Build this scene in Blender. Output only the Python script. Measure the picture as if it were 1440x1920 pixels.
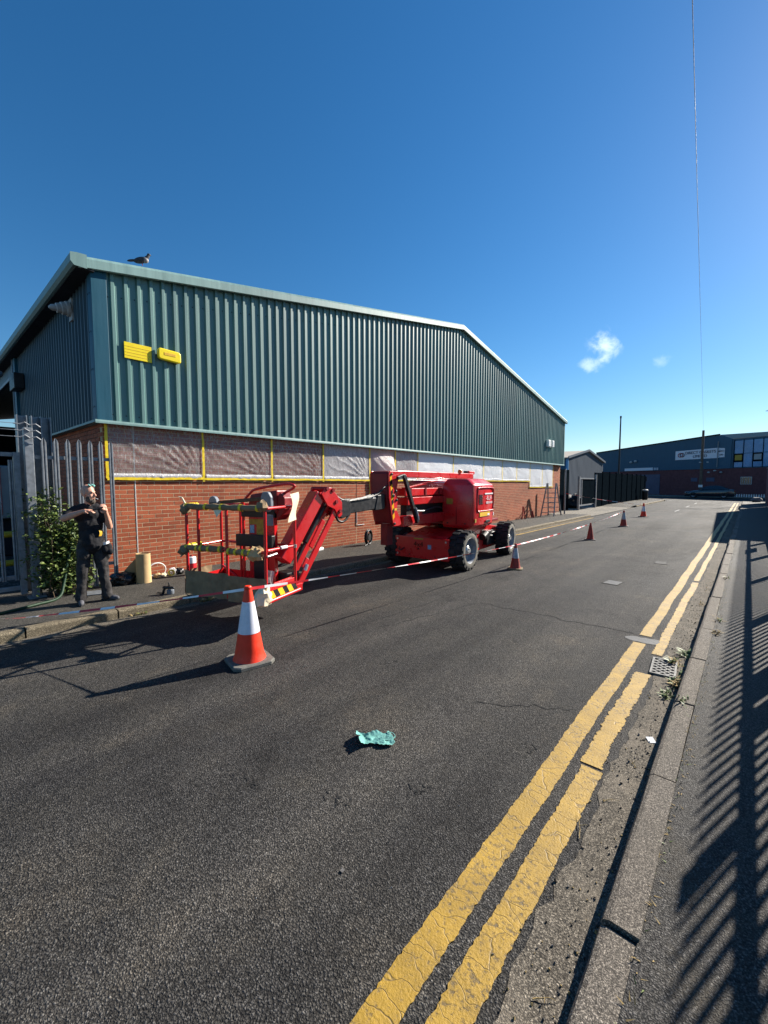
import bpy, math, random
from mathutils import Vector, Matrix, Euler, noise
random.seed(7)
R = math.radians
for o in list(bpy.data.objects):
    bpy.data.objects.remove(o)
scene = bpy.context.scene
COL = scene.collection

# ------------------------------------------------------------------ camera, sky, sun, exposure
EYE = 1.75
YAW, PITCH = R(41.2), R(4.03)
cam = bpy.data.cameras.new('camera')
cam.sensor_fit = 'HORIZONTAL'; cam.sensor_width = 24.0; cam.lens = 13.0
cam.clip_start = 0.05; cam.clip_end = 3000
cam_o = bpy.data.objects.new('camera', cam); COL.objects.link(cam_o)
cam_o.location = (0, 0, EYE)
cam_o.rotation_euler = (R(90) - PITCH, 0, YAW)
scene.camera = cam_o

SUN_EL = R(30.2)
SUN_H = Vector((0.30, 0.954)).normalized()
SUN = Vector((SUN_H.x * math.cos(SUN_EL), SUN_H.y * math.cos(SUN_EL), math.sin(SUN_EL)))
world = bpy.data.worlds.new('World'); scene.world = world; world.use_nodes = True
wn = world.node_tree.nodes; wl = world.node_tree.links; wn.clear()
sky = wn.new('ShaderNodeTexSky'); sky.sky_type = 'NISHITA'; sky.sun_disc = False
sky.sun_elevation = SUN_EL; sky.sun_rotation = math.atan2(SUN_H.x, SUN_H.y)
sky.air_density = 1.15; sky.dust_density = 0.2; sky.ozone_density = 6.0; sky.altitude = 0
wbg = wn.new('ShaderNodeBackground'); wbg.inputs[1].default_value = 0.059
wout = wn.new('ShaderNodeOutputWorld')
hsv = wn.new('ShaderNodeHueSaturation'); hsv.inputs['Saturation'].default_value = 1.21; hsv.inputs['Hue'].default_value = 0.498
hsv.inputs['Value'].default_value = 1.0
CLOUDS = [(-0.22914, 0.93415, 0.2736, 2.6, 0.5), (-0.25535, 0.93627, 0.24124, 1.9, 0.32), (-0.13889, 0.96285, 0.23156, 1.4, 0.14)]
# small fair-weather clouds: noise inside a few patches of the dome
wtc = wn.new('ShaderNodeTexCoord')
wno = wn.new('ShaderNodeTexNoise'); wno.inputs['Scale'].default_value = 30; wno.inputs['Detail'].default_value = 7; wno.inputs['Roughness'].default_value = 0.58
wno.inputs['Distortion'].default_value = 0.3
wl.new(wtc.outputs['Generated'], wno.inputs['Vector'])
wl.new(sky.outputs[0], hsv.inputs['Color'])
last = hsv.outputs[0]
for (dx, dy, dz, rad, amt) in CLOUDS:
    dp = wn.new('ShaderNodeVectorMath'); dp.operation = 'DISTANCE'; wl.new(wtc.outputs['Generated'], dp.inputs[0]); dp.inputs[1].default_value = (dx, dy, dz)
    fall = wn.new('ShaderNodeMapRange'); fall.inputs[1].default_value = 0.0; fall.inputs[2].default_value = R(rad); fall.inputs[3].default_value = 1.0; fall.inputs[4].default_value = 0.0; wl.new(dp.outputs['Value'], fall.inputs[0])
    ad = wn.new('ShaderNodeMath'); ad.operation = 'MULTIPLY_ADD'; wl.new(wno.outputs['Fac'], ad.inputs[0]); ad.inputs[1].default_value = 2.2; ad.inputs[2].default_value = -1.0
    su = wn.new('ShaderNodeMath'); su.operation = 'ADD'; wl.new(ad.outputs[0], su.inputs[0]); wl.new(fall.outputs[0], su.inputs[1])
    m2 = wn.new('ShaderNodeMapRange'); m2.interpolation_type = 'SMOOTHSTEP'; m2.inputs[1].default_value = 0.35; m2.inputs[2].default_value = 1.15; wl.new(su.outputs[0], m2.inputs[0])
    mk = wn.new('ShaderNodeMath'); mk.operation = 'MULTIPLY'; wl.new(m2.outputs[0], mk.inputs[0])
    f2 = wn.new('ShaderNodeMapRange'); f2.interpolation_type = 'SMOOTHSTEP'; f2.inputs[1].default_value = 0.0; f2.inputs[2].default_value = 0.6; f2.inputs[4].default_value = amt; wl.new(fall.outputs[0], f2.inputs[0]); wl.new(f2.outputs[0], mk.inputs[1])
    wmix = wn.new('ShaderNodeMixRGB'); wmix.inputs[2].default_value = (13, 14.2, 15.5, 1); wl.new(mk.outputs[0], wmix.inputs[0]); wl.new(last, wmix.inputs[1]); last = wmix.outputs[0]
wl.new(last, wbg.inputs[0]); wl.new(wbg.outputs[0], wout.inputs[0])

sun = bpy.data.lights.new('sun', 'SUN'); sun.energy = 5.0; sun.angle = R(0.53); sun.color = (1.0, 0.93, 0.82)
sun_o = bpy.data.objects.new('sun', sun); COL.objects.link(sun_o); sun_o.location = (5, 15, 20)
sun_o.rotation_euler = SUN.to_track_quat('Z', 'Y').to_euler()

vs = scene.view_settings
vs.view_transform = 'Standard'; vs.look = 'None'; vs.exposure = 1.15; vs.gamma = 1.0; vs.use_curve_mapping = False

# ------------------------------------------------------------------ materials
MATS = {}
def nodes_of(name):
    m = bpy.data.materials.new(name); m.use_nodes = True
    nt = m.node_tree; nt.nodes.clear()
    out = nt.nodes.new('ShaderNodeOutputMaterial'); b = nt.nodes.new('ShaderNodeBsdfPrincipled')
    nt.links.new(b.outputs[0], out.inputs[0])
    MATS[name] = m
    return m, nt, b, out
def ramp(nt, fac, stops):
    r = nt.nodes.new('ShaderNodeValToRGB')
    els = r.color_ramp.elements
    while len(els) < len(stops): els.new(0.5)
    for e, (p, c) in zip(els, stops):
        e.position = p; e.color = (c[0], c[1], c[2], 1) if len(c) == 3 else c
    nt.links.new(fac, r.inputs[0]); return r.outputs[0]
def noise_n(nt, vec, scale, detail=4, rough=0.55, dist=0.0):
    n = nt.nodes.new('ShaderNodeTexNoise'); n.inputs['Scale'].default_value = scale
    n.inputs['Detail'].default_value = detail; n.inputs['Roughness'].default_value = rough
    n.inputs['Distortion'].default_value = dist
    if vec is not None: nt.links.new(vec, n.inputs['Vector'])
    return n.outputs['Fac']
def mixc(nt, fac, a, b, mode='MIX'):
    m = nt.nodes.new('ShaderNodeMixRGB'); m.blend_type = mode
    for i, v in ((0, fac), (1, a), (2, b)):
        if isinstance(v, (int, float)): m.inputs[i].default_value = v
        elif isinstance(v, tuple): m.inputs[i].default_value = (v[0], v[1], v[2], 1)
        else: nt.links.new(v, m.inputs[i])
    return m.outputs[0]
def mth(nt, op, a, b=0.0):
    m = nt.nodes.new('ShaderNodeMath'); m.operation = op
    for i, v in ((0, a), (1, b)):
        if isinstance(v, (int, float)): m.inputs[i].default_value = v
        else: nt.links.new(v, m.inputs[i])
    return m.outputs[0]
def bump_n(nt, b, h, strength=0.3, dist=0.01):
    n = nt.nodes.new('ShaderNodeBump'); n.inputs['Strength'].default_value = strength; n.inputs['Distance'].default_value = dist
    nt.links.new(h, n.inputs['Height']); nt.links.new(n.outputs[0], b.inputs['Normal']); return n
def geo_pos(nt):
    return nt.nodes.new('ShaderNodeNewGeometry').outputs['Position']
def scaled(nt, vec, s):
    m = nt.nodes.new('ShaderNodeMapping'); m.inputs['Scale'].default_value = s
    nt.links.new(vec, m.inputs[0]); return m.outputs[0]
def pm(name, col, rough=0.55, metal=0.0, var=0.25, vscale=5.0, bump=0.0, bscale=80.0, spec=0.4, coat=0.0, dirt=None, dirt_amt=0.4):
    """general painted / plastic / cloth material with tone variation, grime and fine relief"""
    m, nt, b, out = nodes_of(name)
    p = geo_pos(nt)
    n1 = noise_n(nt, p, vscale, 6, 0.6)
    lo = tuple(c * (1 - var) for c in col); hi = tuple(min(1, c * (1 + var)) for c in col)
    c = ramp(nt, n1, [(0.3, lo), (0.7, hi)])
    if dirt:
        n2 = noise_n(nt, p, vscale * 0.6 + 3, 8, 0.7)
        f = ramp(nt, n2, [(0.48, (0, 0, 0)), (0.75, (dirt_amt,) * 3)])
        c = mixc(nt, f, c, dirt)
    nt.links.new(c, b.inputs['Base Color'])
    rr = ramp(nt, noise_n(nt, p, vscale * 3, 4), [(0.3, (max(0, rough - 0.1),) * 3), (0.7, (min(1, rough + 0.1),) * 3)])
    nt.links.new(rr, b.inputs['Roughness'])
    b.inputs['Metallic'].default_value = metal; b.inputs['Specular IOR Level'].default_value = spec
    if coat: b.inputs['Coat Weight'].default_value = coat; b.inputs['Coat Roughness'].default_value = 0.15
    if bump: bump_n(nt, b, noise_n(nt, p, bscale, 5, 0.65), bump, 0.01)
    return m

def asphalt(name, dark, light, agg=95.0, rel=0.9, stain=(0.09, 0.08, 0.065), rough=0.62, stainamt=0.35, tracks=False):
    m, nt, b, out = nodes_of(name)
    p = geo_pos(nt)
    v = nt.nodes.new('ShaderNodeTexVoronoi'); v.inputs['Scale'].default_value = agg
    w = nt.nodes.new('ShaderNodeVectorMath'); w.operation = 'MULTIPLY_ADD'
    nn = nt.nodes.new('ShaderNodeTexNoise'); nn.inputs['Scale'].default_value = agg * 0.7
    nt.links.new(p, nn.inputs['Vector']); nt.links.new(nn.outputs['Color'], w.inputs[0])
    w.inputs[1].default_value = (0.012,) * 3; nt.links.new(p, w.inputs[2]); nt.links.new(w.outputs[0], v.inputs['Vector'])
    stone = ramp(nt, v.outputs['Color'], [(0.1, dark), (0.5, light), (0.82, tuple(min(1, x * 1.7) for x in light)), (1.0, tuple(min(1, x * 2.8) for x in light))])
    gap = ramp(nt, v.outputs['Distance'], [(0.30, (1, 1, 1)), (0.60, (0.28, 0.28, 0.29))])
    c = mixc(nt, 0.9, stone, gap, 'MULTIPLY')
    big = noise_n(nt, scaled(nt, p, (1.0, 0.35, 1)), 0.55, 6, 0.6)
    c = mixc(nt, 0.8, c, ramp(nt, big, [(0.3, (0.62, 0.62, 0.64)), (0.7, (1.3, 1.28, 1.24))]), 'MULTIPLY')
    if tracks:   # paler, worn wheel tracks, darker centre seam, fretted coarse areas
        tr_ = noise_n(nt, scaled(nt, p, (1.0, 0.05, 1)), 1.5, 3, 0.5)
        c = mixc(nt, 0.85, c, ramp(nt, tr_, [(0.34, (0.66, 0.66, 0.67)), (0.5, (1.0, 1.0, 1.0)), (0.66, (1.5, 1.47, 1.42))]), 'MULTIPLY')
        fr_ = noise_n(nt, scaled(nt, p, (1, 0.7, 1)), 1.1, 9, 0.72)
        c = mixc(nt, 0.9, c, ramp(nt, fr_, [(0.34, (0.48, 0.48, 0.50)), (0.46, (0.92, 0.92, 0.93)), (0.56, (1.06, 1.04, 1.0)), (0.68, (1.75, 1.6, 1.38))]), 'MULTIPLY')
    mid = noise_n(nt, p, 3.1, 8, 0.7)
    f = ramp(nt, mid, [(0.5, (0, 0, 0)), (0.72, (stainamt,) * 3)])
    c = mixc(nt, f, c, stain)
    nt.links.new(c, b.inputs['Base Color'])
    b.inputs['Specular IOR Level'].default_value = 0.16
    nt.links.new(ramp(nt, big, [(0.3, (rough - 0.1,) * 3), (0.7, (rough + 0.08,) * 3)]), b.inputs['Roughness'])
    fine = noise_n(nt, p, agg * 2.3, 3, 0.6)
    h = mth(nt, 'ADD', mth(nt, 'MULTIPLY', v.outputs['Distance'], -1.0), mth(nt, 'MULTIPLY', fine, 0.5))
    h = mth(nt, 'ADD', h, mth(nt, 'MULTIPLY', noise_n(nt, p, 26, 6, 0.75), 0.35))
    bump_n(nt, b, h, rel, 0.008)
    return m

asphalt('road_asphalt', (0.031, 0.030, 0.029), (0.070, 0.067, 0.063), 125, 0.9, rough=0.76, tracks=True, stainamt=0.2)
asphalt('pavement_asphalt', (0.045, 0.043, 0.039), (0.11, 0.103, 0.09), 120, 0.8, stain=(0.12, 0.105, 0.08), rough=0.75)
asphalt('pavement_asphalt_right', (0.04, 0.038, 0.036), (0.10, 0.094, 0.086), 150, 0.7, stain=(0.11, 0.09, 0.06), rough=0.72)
asphalt('concrete_slab', (0.19, 0.17, 0.14), (0.30, 0.275, 0.23), 60, 0.3, stain=(0.17, 0.15, 0.11), rough=0.8)
asphalt('gutter_silt', (0.10, 0.088, 0.070), (0.20, 0.175, 0.138), 150, 0.45, stain=(0.235, 0.20, 0.155), rough=0.9, stainamt=0.75)
asphalt('kerb_concrete', (0.12, 0.105, 0.086), (0.235, 0.205, 0.168), 190, 0.4, stain=(0.11, 0.095, 0.075), rough=0.8)
asphalt('kerb_concrete_left', (0.17, 0.14, 0.095), (0.30, 0.25, 0.17), 170, 0.4, stain=(0.10, 0.085, 0.055), rough=0.8, stainamt=0.6)
asphalt('yard_ground', (0.05, 0.05, 0.048), (0.11, 0.105, 0.1), 20, 0.3, rough=0.8)

def road_paint(name, col):
    m, nt, b, out = nodes_of(name)
    p = geo_pos(nt)
    n = noise_n(nt, p, 38, 8, 0.75)
    n2 = noise_n(nt, p, 5, 6, 0.65)
    c = ramp(nt, n2, [(0.3, tuple(x * 0.62 for x in col)), (0.65, col)])
    v = nt.nodes.new('ShaderNodeTexVoronoi'); v.feature = 'DISTANCE_TO_EDGE'; v.inputs['Scale'].default_value = 1.0
    wob = nt.nodes.new('ShaderNodeVectorMath'); wob.operation = 'MULTIPLY_ADD'
    nn = nt.nodes.new('ShaderNodeTexNoise'); nn.inputs['Scale'].default_value = 9; nt.links.new(p, nn.inputs['Vector'])
    nt.links.new(nn.outputs['Color'], wob.inputs[0]); wob.inputs[1].default_value = (0.16,) * 3; nt.links.new(p, wob.inputs[2])
    nt.links.new(scaled(nt, wob.outputs[0], (3.2, 10.5, 1)), v.inputs['Vector'])
    crack = ramp(nt, v.outputs['Distance'], [(0.0, (0.6,) * 3), (0.02, (0, 0, 0))])
    worn = ramp(nt, mth(nt, 'ADD', n, mth(nt, 'MULTIPLY', mth(nt, 'SUBTRACT', noise_n(nt, p, 2.2, 5, 0.6), 0.5), 0.35)), [(0.55, (0, 0, 0)), (0.66, (0.8,) * 3)])
    f = mixc(nt, 1.0, crack, worn, 'LIGHTEN')
    c = mixc(nt, f, c, (0.05, 0.045, 0.04))
    nt.links.new(c, b.inputs['Base Color']); b.inputs['Roughness'].default_value = 0.6
    h = mth(nt, 'SUBTRACT', noise_n(nt, p, 110, 4, 0.6), mth(nt, 'MULTIPLY', f, 0.8))
    bump_n(nt, b, h, 0.55, 0.006)
    return m
road_paint('yellow_paint', (0.40, 0.238, 0.020))
road_paint('white_paint', (0.34, 0.335, 0.32))

def brick_mat():
    m, nt, b, out = nodes_of('brick')
    g = nt.nodes.new('ShaderNodeNewGeometry'); oi = nt.nodes.new('ShaderNodeObjectInfo')
    r = mth(nt, 'FRACT', mth(nt, 'ADD', g.outputs['Random Per Island'], oi.outputs['Random']))
    c = ramp(nt, r, [(0.0, (0.28, 0.070, 0.032)), (0.35, (0.37, 0.095, 0.042)), (0.7, (0.43, 0.117, 0.052)), (1.0, (0.32, 0.080, 0.037))])
    n = noise_n(nt, g.outputs['Position'], 55, 6, 0.7)
    c = mixc(nt, 0.55, c, ramp(nt, n, [(0.25, (0.55, 0.5, 0.5)), (0.75, (1.35, 1.3, 1.25))]), 'MULTIPLY')
    n3 = noise_n(nt, scaled(nt, g.outputs['Position'], (1, 0.6, 1.6)), 0.9, 7, 0.65)
    c = mixc(nt, 0.7, c, ramp(nt, n3, [(0.32, (0.66, 0.62, 0.60)), (0.55, (1.05, 1.05, 1.05)), (0.72, (1.2, 1.22, 1.25))]), 'MULTIPLY')
    n2 = noise_n(nt, g.outputs['Position'], 1.3, 6, 0.65)
    c = mixc(nt, ramp(nt, n2, [(0.5, (0, 0, 0)), (0.8, (0.14,) * 3)]), c, (0.24, 0.13, 0.09))
    nt.links.new(c, b.inputs['Base Color']); b.inputs['Roughness'].default_value = 0.8
    b.inputs['Specular IOR Level'].default_value = 0.25
    bump_n(nt, b, noise_n(nt, g.outputs['Position'], 140, 5, 0.7), 0.35, 0.006)
brick_mat()
pm('mortar', (0.50, 0.36, 0.22), 0.9, var=0.25, vscale=9, bump=0.3, bscale=200, spec=0.2)
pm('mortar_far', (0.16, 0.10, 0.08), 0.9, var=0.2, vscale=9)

def clad_mat(name, col, rough=0.38, spec=0.5):
    m, nt, b, out = nodes_of(name)
    p = geo_pos(nt)
    st = noise_n(nt, scaled(nt, p, (6, 6, 0.35)), 2.0, 6, 0.65)
    c = ramp(nt, st, [(0.3, tuple(x * 0.82 for x in col)), (0.7, tuple(x * 1.14 for x in col))])
    d = noise_n(nt, p, 0.8, 5, 0.6)
    c = mixc(nt, ramp(nt, d, [(0.5, (0, 0, 0)), (0.8, (0.25,) * 3)]), c, tuple(0.7 * x + 0.05 for x in col))
    oi = nt.nodes.new('ShaderNodeObjectInfo')
    c = mixc(nt, 1.0, c, ramp(nt, oi.outputs['Random'], [(0.0, (0.86, 0.87, 0.88)), (1.0, (1.12, 1.11, 1.10))]), 'MULTIPLY')
    nt.links.new(c, b.inputs['Base Color'])
    nt.links.new(ramp(nt, st, [(0.3, (rough - 0.06,) * 3), (0.7, (rough + 0.1,) * 3)]), b.inputs['Roughness'])
    b.inputs['Specular IOR Level'].default_value = spec
    bump_n(nt, b, noise_n(nt, scaled(nt, p, (3, 3, 0.8)), 2.5, 3), 0.05, 0.03)
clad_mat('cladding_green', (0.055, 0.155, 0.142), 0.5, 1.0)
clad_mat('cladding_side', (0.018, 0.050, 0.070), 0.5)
clad_mat('corner_teal', (0.008, 0.085, 0.135), 0.5, 0.3)
clad_mat('fascia_green', (0.19, 0.31, 0.295), 0.5, 0.4)
clad_mat('cladding_far', (0.040, 0.10, 0.155), 0.6, 0.25)
clad_mat('cladding_grey', (0.15, 0.17, 0.195), 0.7, 0.02)
clad_mat('roof_sheet', (0.22, 0.24, 0.24), 0.6)
pm('roof_asbestos', (0.34, 0.30, 0.25), 0.9, var=0.2, vscale=1.5)

def film_mat(name, base_op, white, crease, trl=0.25):
    m, nt, b, out = nodes_of(name)
    nt.links.remove(out.inputs[0].links[0])
    p = geo_pos(nt)
    b.inputs['Base Color'].default_value = (white, white, white * 1.01, 1)
    b.inputs['Roughness'].default_value = 0.22; b.inputs['Specular IOR Level'].default_value = 0.6
    tr = nt.nodes.new('ShaderNodeBsdfTransparent'); tr.inputs[0].default_value = (0.95, 0.95, 0.96, 1)
    tl = nt.nodes.new('ShaderNodeBsdfTranslucent'); tl.inputs[0].default_value = (0.9, 0.9, 0.92, 1)
    ms0 = nt.nodes.new('ShaderNodeMixShader'); ms0.inputs[0].default_value = trl
    nt.links.new(b.outputs[0], ms0.inputs[1]); nt.links.new(tl.outputs[0], ms0.inputs[2])
    fine = noise_n(nt, scaled(nt, p, (8, 8, 3.0)), 3.0, 8, 0.7, 1.2)
    f = ramp(nt, fine, [(0.45, (base_op,) * 3), (0.72, (min(1, base_op + crease),) * 3)])
    lw = nt.nodes.new('ShaderNodeLayerWeight'); lw.inputs[0].default_value = 0.35
    f2 = mth(nt, 'ADD', f, mth(nt, 'MULTIPLY', lw.outputs['Fresnel'], 0.6))
    f2n = nt.nodes.new('ShaderNodeClamp'); nt.links.new(f2, f2n.inputs[0])
    ms = nt.nodes.new('ShaderNodeMixShader'); nt.links.new(f2n.outputs[0], ms.inputs[0])
    nt.links.new(tr.outputs[0], ms.inputs[1]); nt.links.new(ms0.outputs[0], ms.inputs[2])
    nt.links.new(ms.outputs[0], out.inputs[0])
    bump_n(nt, b, noise_n(nt, scaled(nt, p, (5, 5, 2)), 6, 6, 0.7, 2.0), 0.5, 0.03)
film_mat('film_clear', 0.15, 0.80, 0.30)
film_mat('film_mid', 0.40, 0.86, 0.40, 0.15)
film_mat('film_grazing_white', 0.90, 0.93, 0.1, 0.08)  # far sheets: folded layers plus grazing-angle whiteness put into colour and opacity
film_mat('film_hem', 0.55, 0.92, 0.30, 0.12)
film_mat('film_billow', 0.80, 0.95, 0.2, 0.62)
pm('tape_yellow', (0.80, 0.58, 0.02), 0.45, var=0.12, vscale=12, bump=0.2, bscale=50)
pm('sign_yellow', (0.86, 0.66, 0.01), 0.4, var=0.06, vscale=8)
pm('red_paint', (0.56, 0.009, 0.012), 0.32, var=0.10, vscale=2, spec=0.5, coat=0.3, dirt=(0.30, 0.05, 0.045), dirt_amt=0.12, bump=0.02, bscale=6)
pm('red_dark', (0.20, 0.006, 0.010), 0.45, var=0.25, vscale=4)
pm('black_steel', (0.010, 0.010, 0.012), 0.45, var=0.4, vscale=6, dirt=(0.03, 0.028, 0.025), dirt_amt=0.3)
pm('rubber', (0.018, 0.018, 0.019), 0.8, var=0.3, vscale=9, bump=0.3, bscale=120, dirt=(0.09, 0.08, 0.065), dirt_amt=0.5)
pm('rubber_dusty', (0.155, 0.14, 0.115), 0.9, var=0.3, vscale=9, bump=0.3, bscale=120)
pm('rim_grey', (0.20, 0.22, 0.26), 0.5, var=0.3, vscale=9, dirt=(0.3, 0.26, 0.2), dirt_amt=0.6)
pm('silver', (0.55, 0.55, 0.54), 0.32, metal=0.8, var=0.15, vscale=8)
pm('galvanised', (0.21, 0.225, 0.245), 0.5, metal=0.4, var=0.25, vscale=14)
pm('grey_plastic', (0.16, 0.18, 0.21), 0.5, var=0.15, vscale=9)
pm('masking_paper', (0.235, 0.16, 0.088), 0.85, var=0.25, vscale=9, bump=0.5, bscale=25)
pm('kraft_paper', (0.50, 0.34, 0.165), 0.8, var=0.1, vscale=6, bump=0.15, bscale=15)
pm('paper_light', (0.78, 0.68, 0.48), 0.85, var=0.12, vscale=9, bump=0.4, bscale=30)
pm('sticker_yellow', (0.72, 0.42, 0.03), 0.5, var=0.1, vscale=9)
pm('sticker_dim', (0.36, 0.24, 0.03), 0.6, var=0.3, vscale=20)
pm('sticker_blue', (0.20, 0.36, 0.55), 0.5, var=0.4, vscale=40)
pm('white_plastic', (0.78, 0.78, 0.77), 0.4, var=0.08, vscale=9)
pm('white_dull', (0.40, 0.40, 0.39), 0.55, var=0.15, vscale=9)
pm('orange_lamp', (0.75, 0.16, 0.01), 0.25, var=0.1, vscale=30)
pm('cone_orange', (0.85, 0.040, 0.012), 0.45, var=0.1, vscale=8, dirt=(0.5, 0.08, 0.03), dirt_amt=0.4)
pm('cone_old', (0.33, 0.035, 0.022), 0.6, var=0.3, vscale=14, dirt=(0.10, 0.03, 0.02), dirt_amt=0.6)
pm('cone_sleeve', (0.72, 0.72, 0.78), 0.35, var=0.06, vscale=20, dirt=(0.4, 0.38, 0.38), dirt_amt=0.3)
pm('cone_sleeve_old', (0.42, 0.42, 0.44), 0.5, var=0.3, vscale=25, dirt=(0.14, 0.12, 0.1), dirt_amt=0.6)
pm('cone_base', (0.13, 0.125, 0.11), 0.8, var=0.3, vscale=20, bump=0.4, bscale=120)
pm('cone_base_old', (0.20, 0.15, 0.08), 0.85, var=0.3, vscale=20, bump=0.4, bscale=120)
pm('tape_red', (0.62, 0.02, 0.03), 0.45, var=0.1, vscale=9)
pm('tape_white', (0.80, 0.79, 0.78), 0.45, var=0.08, vscale=9)
pm('steel_dark_green', (0.006, 0.010, 0.014), 0.9, var=0.3, vscale=4, spec=0.0)
pm('door_blue', (0.055, 0.065, 0.12), 0.5, var=0.15, vscale=2)
pm('void_dark', (0.012, 0.014, 0.018), 0.8, var=0.3, vscale=2)
pm('wood_pole', (0.13, 0.09, 0.065), 0.85, var=0.3, vscale=6, bump=0.3, bscale=40)
pm('barrier_yellow', (0.55, 0.36, 0.02), 0.5, var=0.2, vscale=6)
pm('hose_green', (0.004, 0.030, 0.010), 0.6, var=0.15, vscale=9)
pm('skin', (0.60, 0.31, 0.21), 0.5, var=0.12, vscale=30, spec=0.35)
pm('hair_grey', (0.085, 0.065, 0.05), 0.8, var=0.5, vscale=80, bump=0.6, bscale=200)
pm('cloth_black', (0.017, 0.017, 0.020), 0.85, var=0.4, vscale=12, bump=0.5, bscale=28, spec=0.2)
pm('cloth_trousers', (0.034, 0.032, 0.033), 0.85, var=0.5, vscale=16, bump=0.8, bscale=22, spec=0.2, dirt=(0.10, 0.095, 0.09), dirt_amt=0.4)
pm('shoe_grey', (0.07, 0.072, 0.085), 0.7, var=0.4, vscale=20, bump=0.3, bscale=80)
pm('bin_bag', (0.010, 0.010, 0.012), 0.28, var=0.2, vscale=9, bump=0.8, bscale=18)
pm('cloth_teal', (0.115, 0.32, 0.285), 0.75, var=0.3, vscale=18, bump=0.4, bscale=90)
pm('leaf_green', (0.115, 0.155, 0.035), 0.5, var=0.55, vscale=9, spec=0.35)
pm('leaf_dark', (0.05, 0.08, 0.02), 0.55, var=0.5, vscale=9, spec=0.3)
pm('straw', (0.28, 0.20, 0.08), 0.85, var=0.35, vscale=14)
pm('stem_brown', (0.09, 0.06, 0.035), 0.85, var=0.3, vscale=14)
pm('pebble', (0.09, 0.085, 0.08), 0.8, var=0.7, vscale=30)
pm('crack_dark', (0.012, 0.012, 0.012), 0.95, var=0.3, vscale=20)
pm('car_paint', (0.012, 0.016, 0.024), 0.2, var=0.1, vscale=3, spec=0.6, coat=0.6)
pm('window_glass', (0.02, 0.035, 0.05), 0.06, var=0.2, vscale=1, spec=0.7)
pm('panel_blue', (0.09, 0.25, 0.46), 0.25, var=0.2, vscale=0.7, spec=0.5)
pm('blind_grey', (0.30, 0.32, 0.33), 0.6, var=0.1, vscale=3)
pm('sign_white', (0.62, 0.64, 0.70), 0.5, var=0.05, vscale=1)
pm('ink_navy', (0.03, 0.04, 0.08), 0.5, var=0.05)
pm('ink_red', (0.40, 0.05, 0.05), 0.5, var=0.05)
pm('ink_black', (0.01, 0.01, 0.01), 0.8, var=0.05, spec=0.08)
pm('bird_grey', (0.055, 0.058, 0.068), 0.7, var=0.4, vscale=30)
pm('bird_pale', (0.30, 0.28, 0.28), 0.7, var=0.3, vscale=30)
pm('cast_iron', (0.15, 0.145, 0.135), 0.55, metal=0.4, var=0.25, vscale=25, bump=0.3, bscale=90)
pm('patch_metal', (0.075, 0.073, 0.07), 0.6, var=0.25, vscale=14, bump=0.3, bscale=120)
pm('render_grey', (0.13, 0.13, 0.13), 0.8, var=0.2, vscale=2)
pm('hazard_yellow', (0.75, 0.36, 0.01), 0.8, var=0.1, spec=0.08)
pm('cable_white', (0.70, 0.70, 0.68), 0.5, var=0.1)
pm('sealant_white', (0.62, 0.60, 0.58), 0.6, var=0.2, vscale=20)

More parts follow.
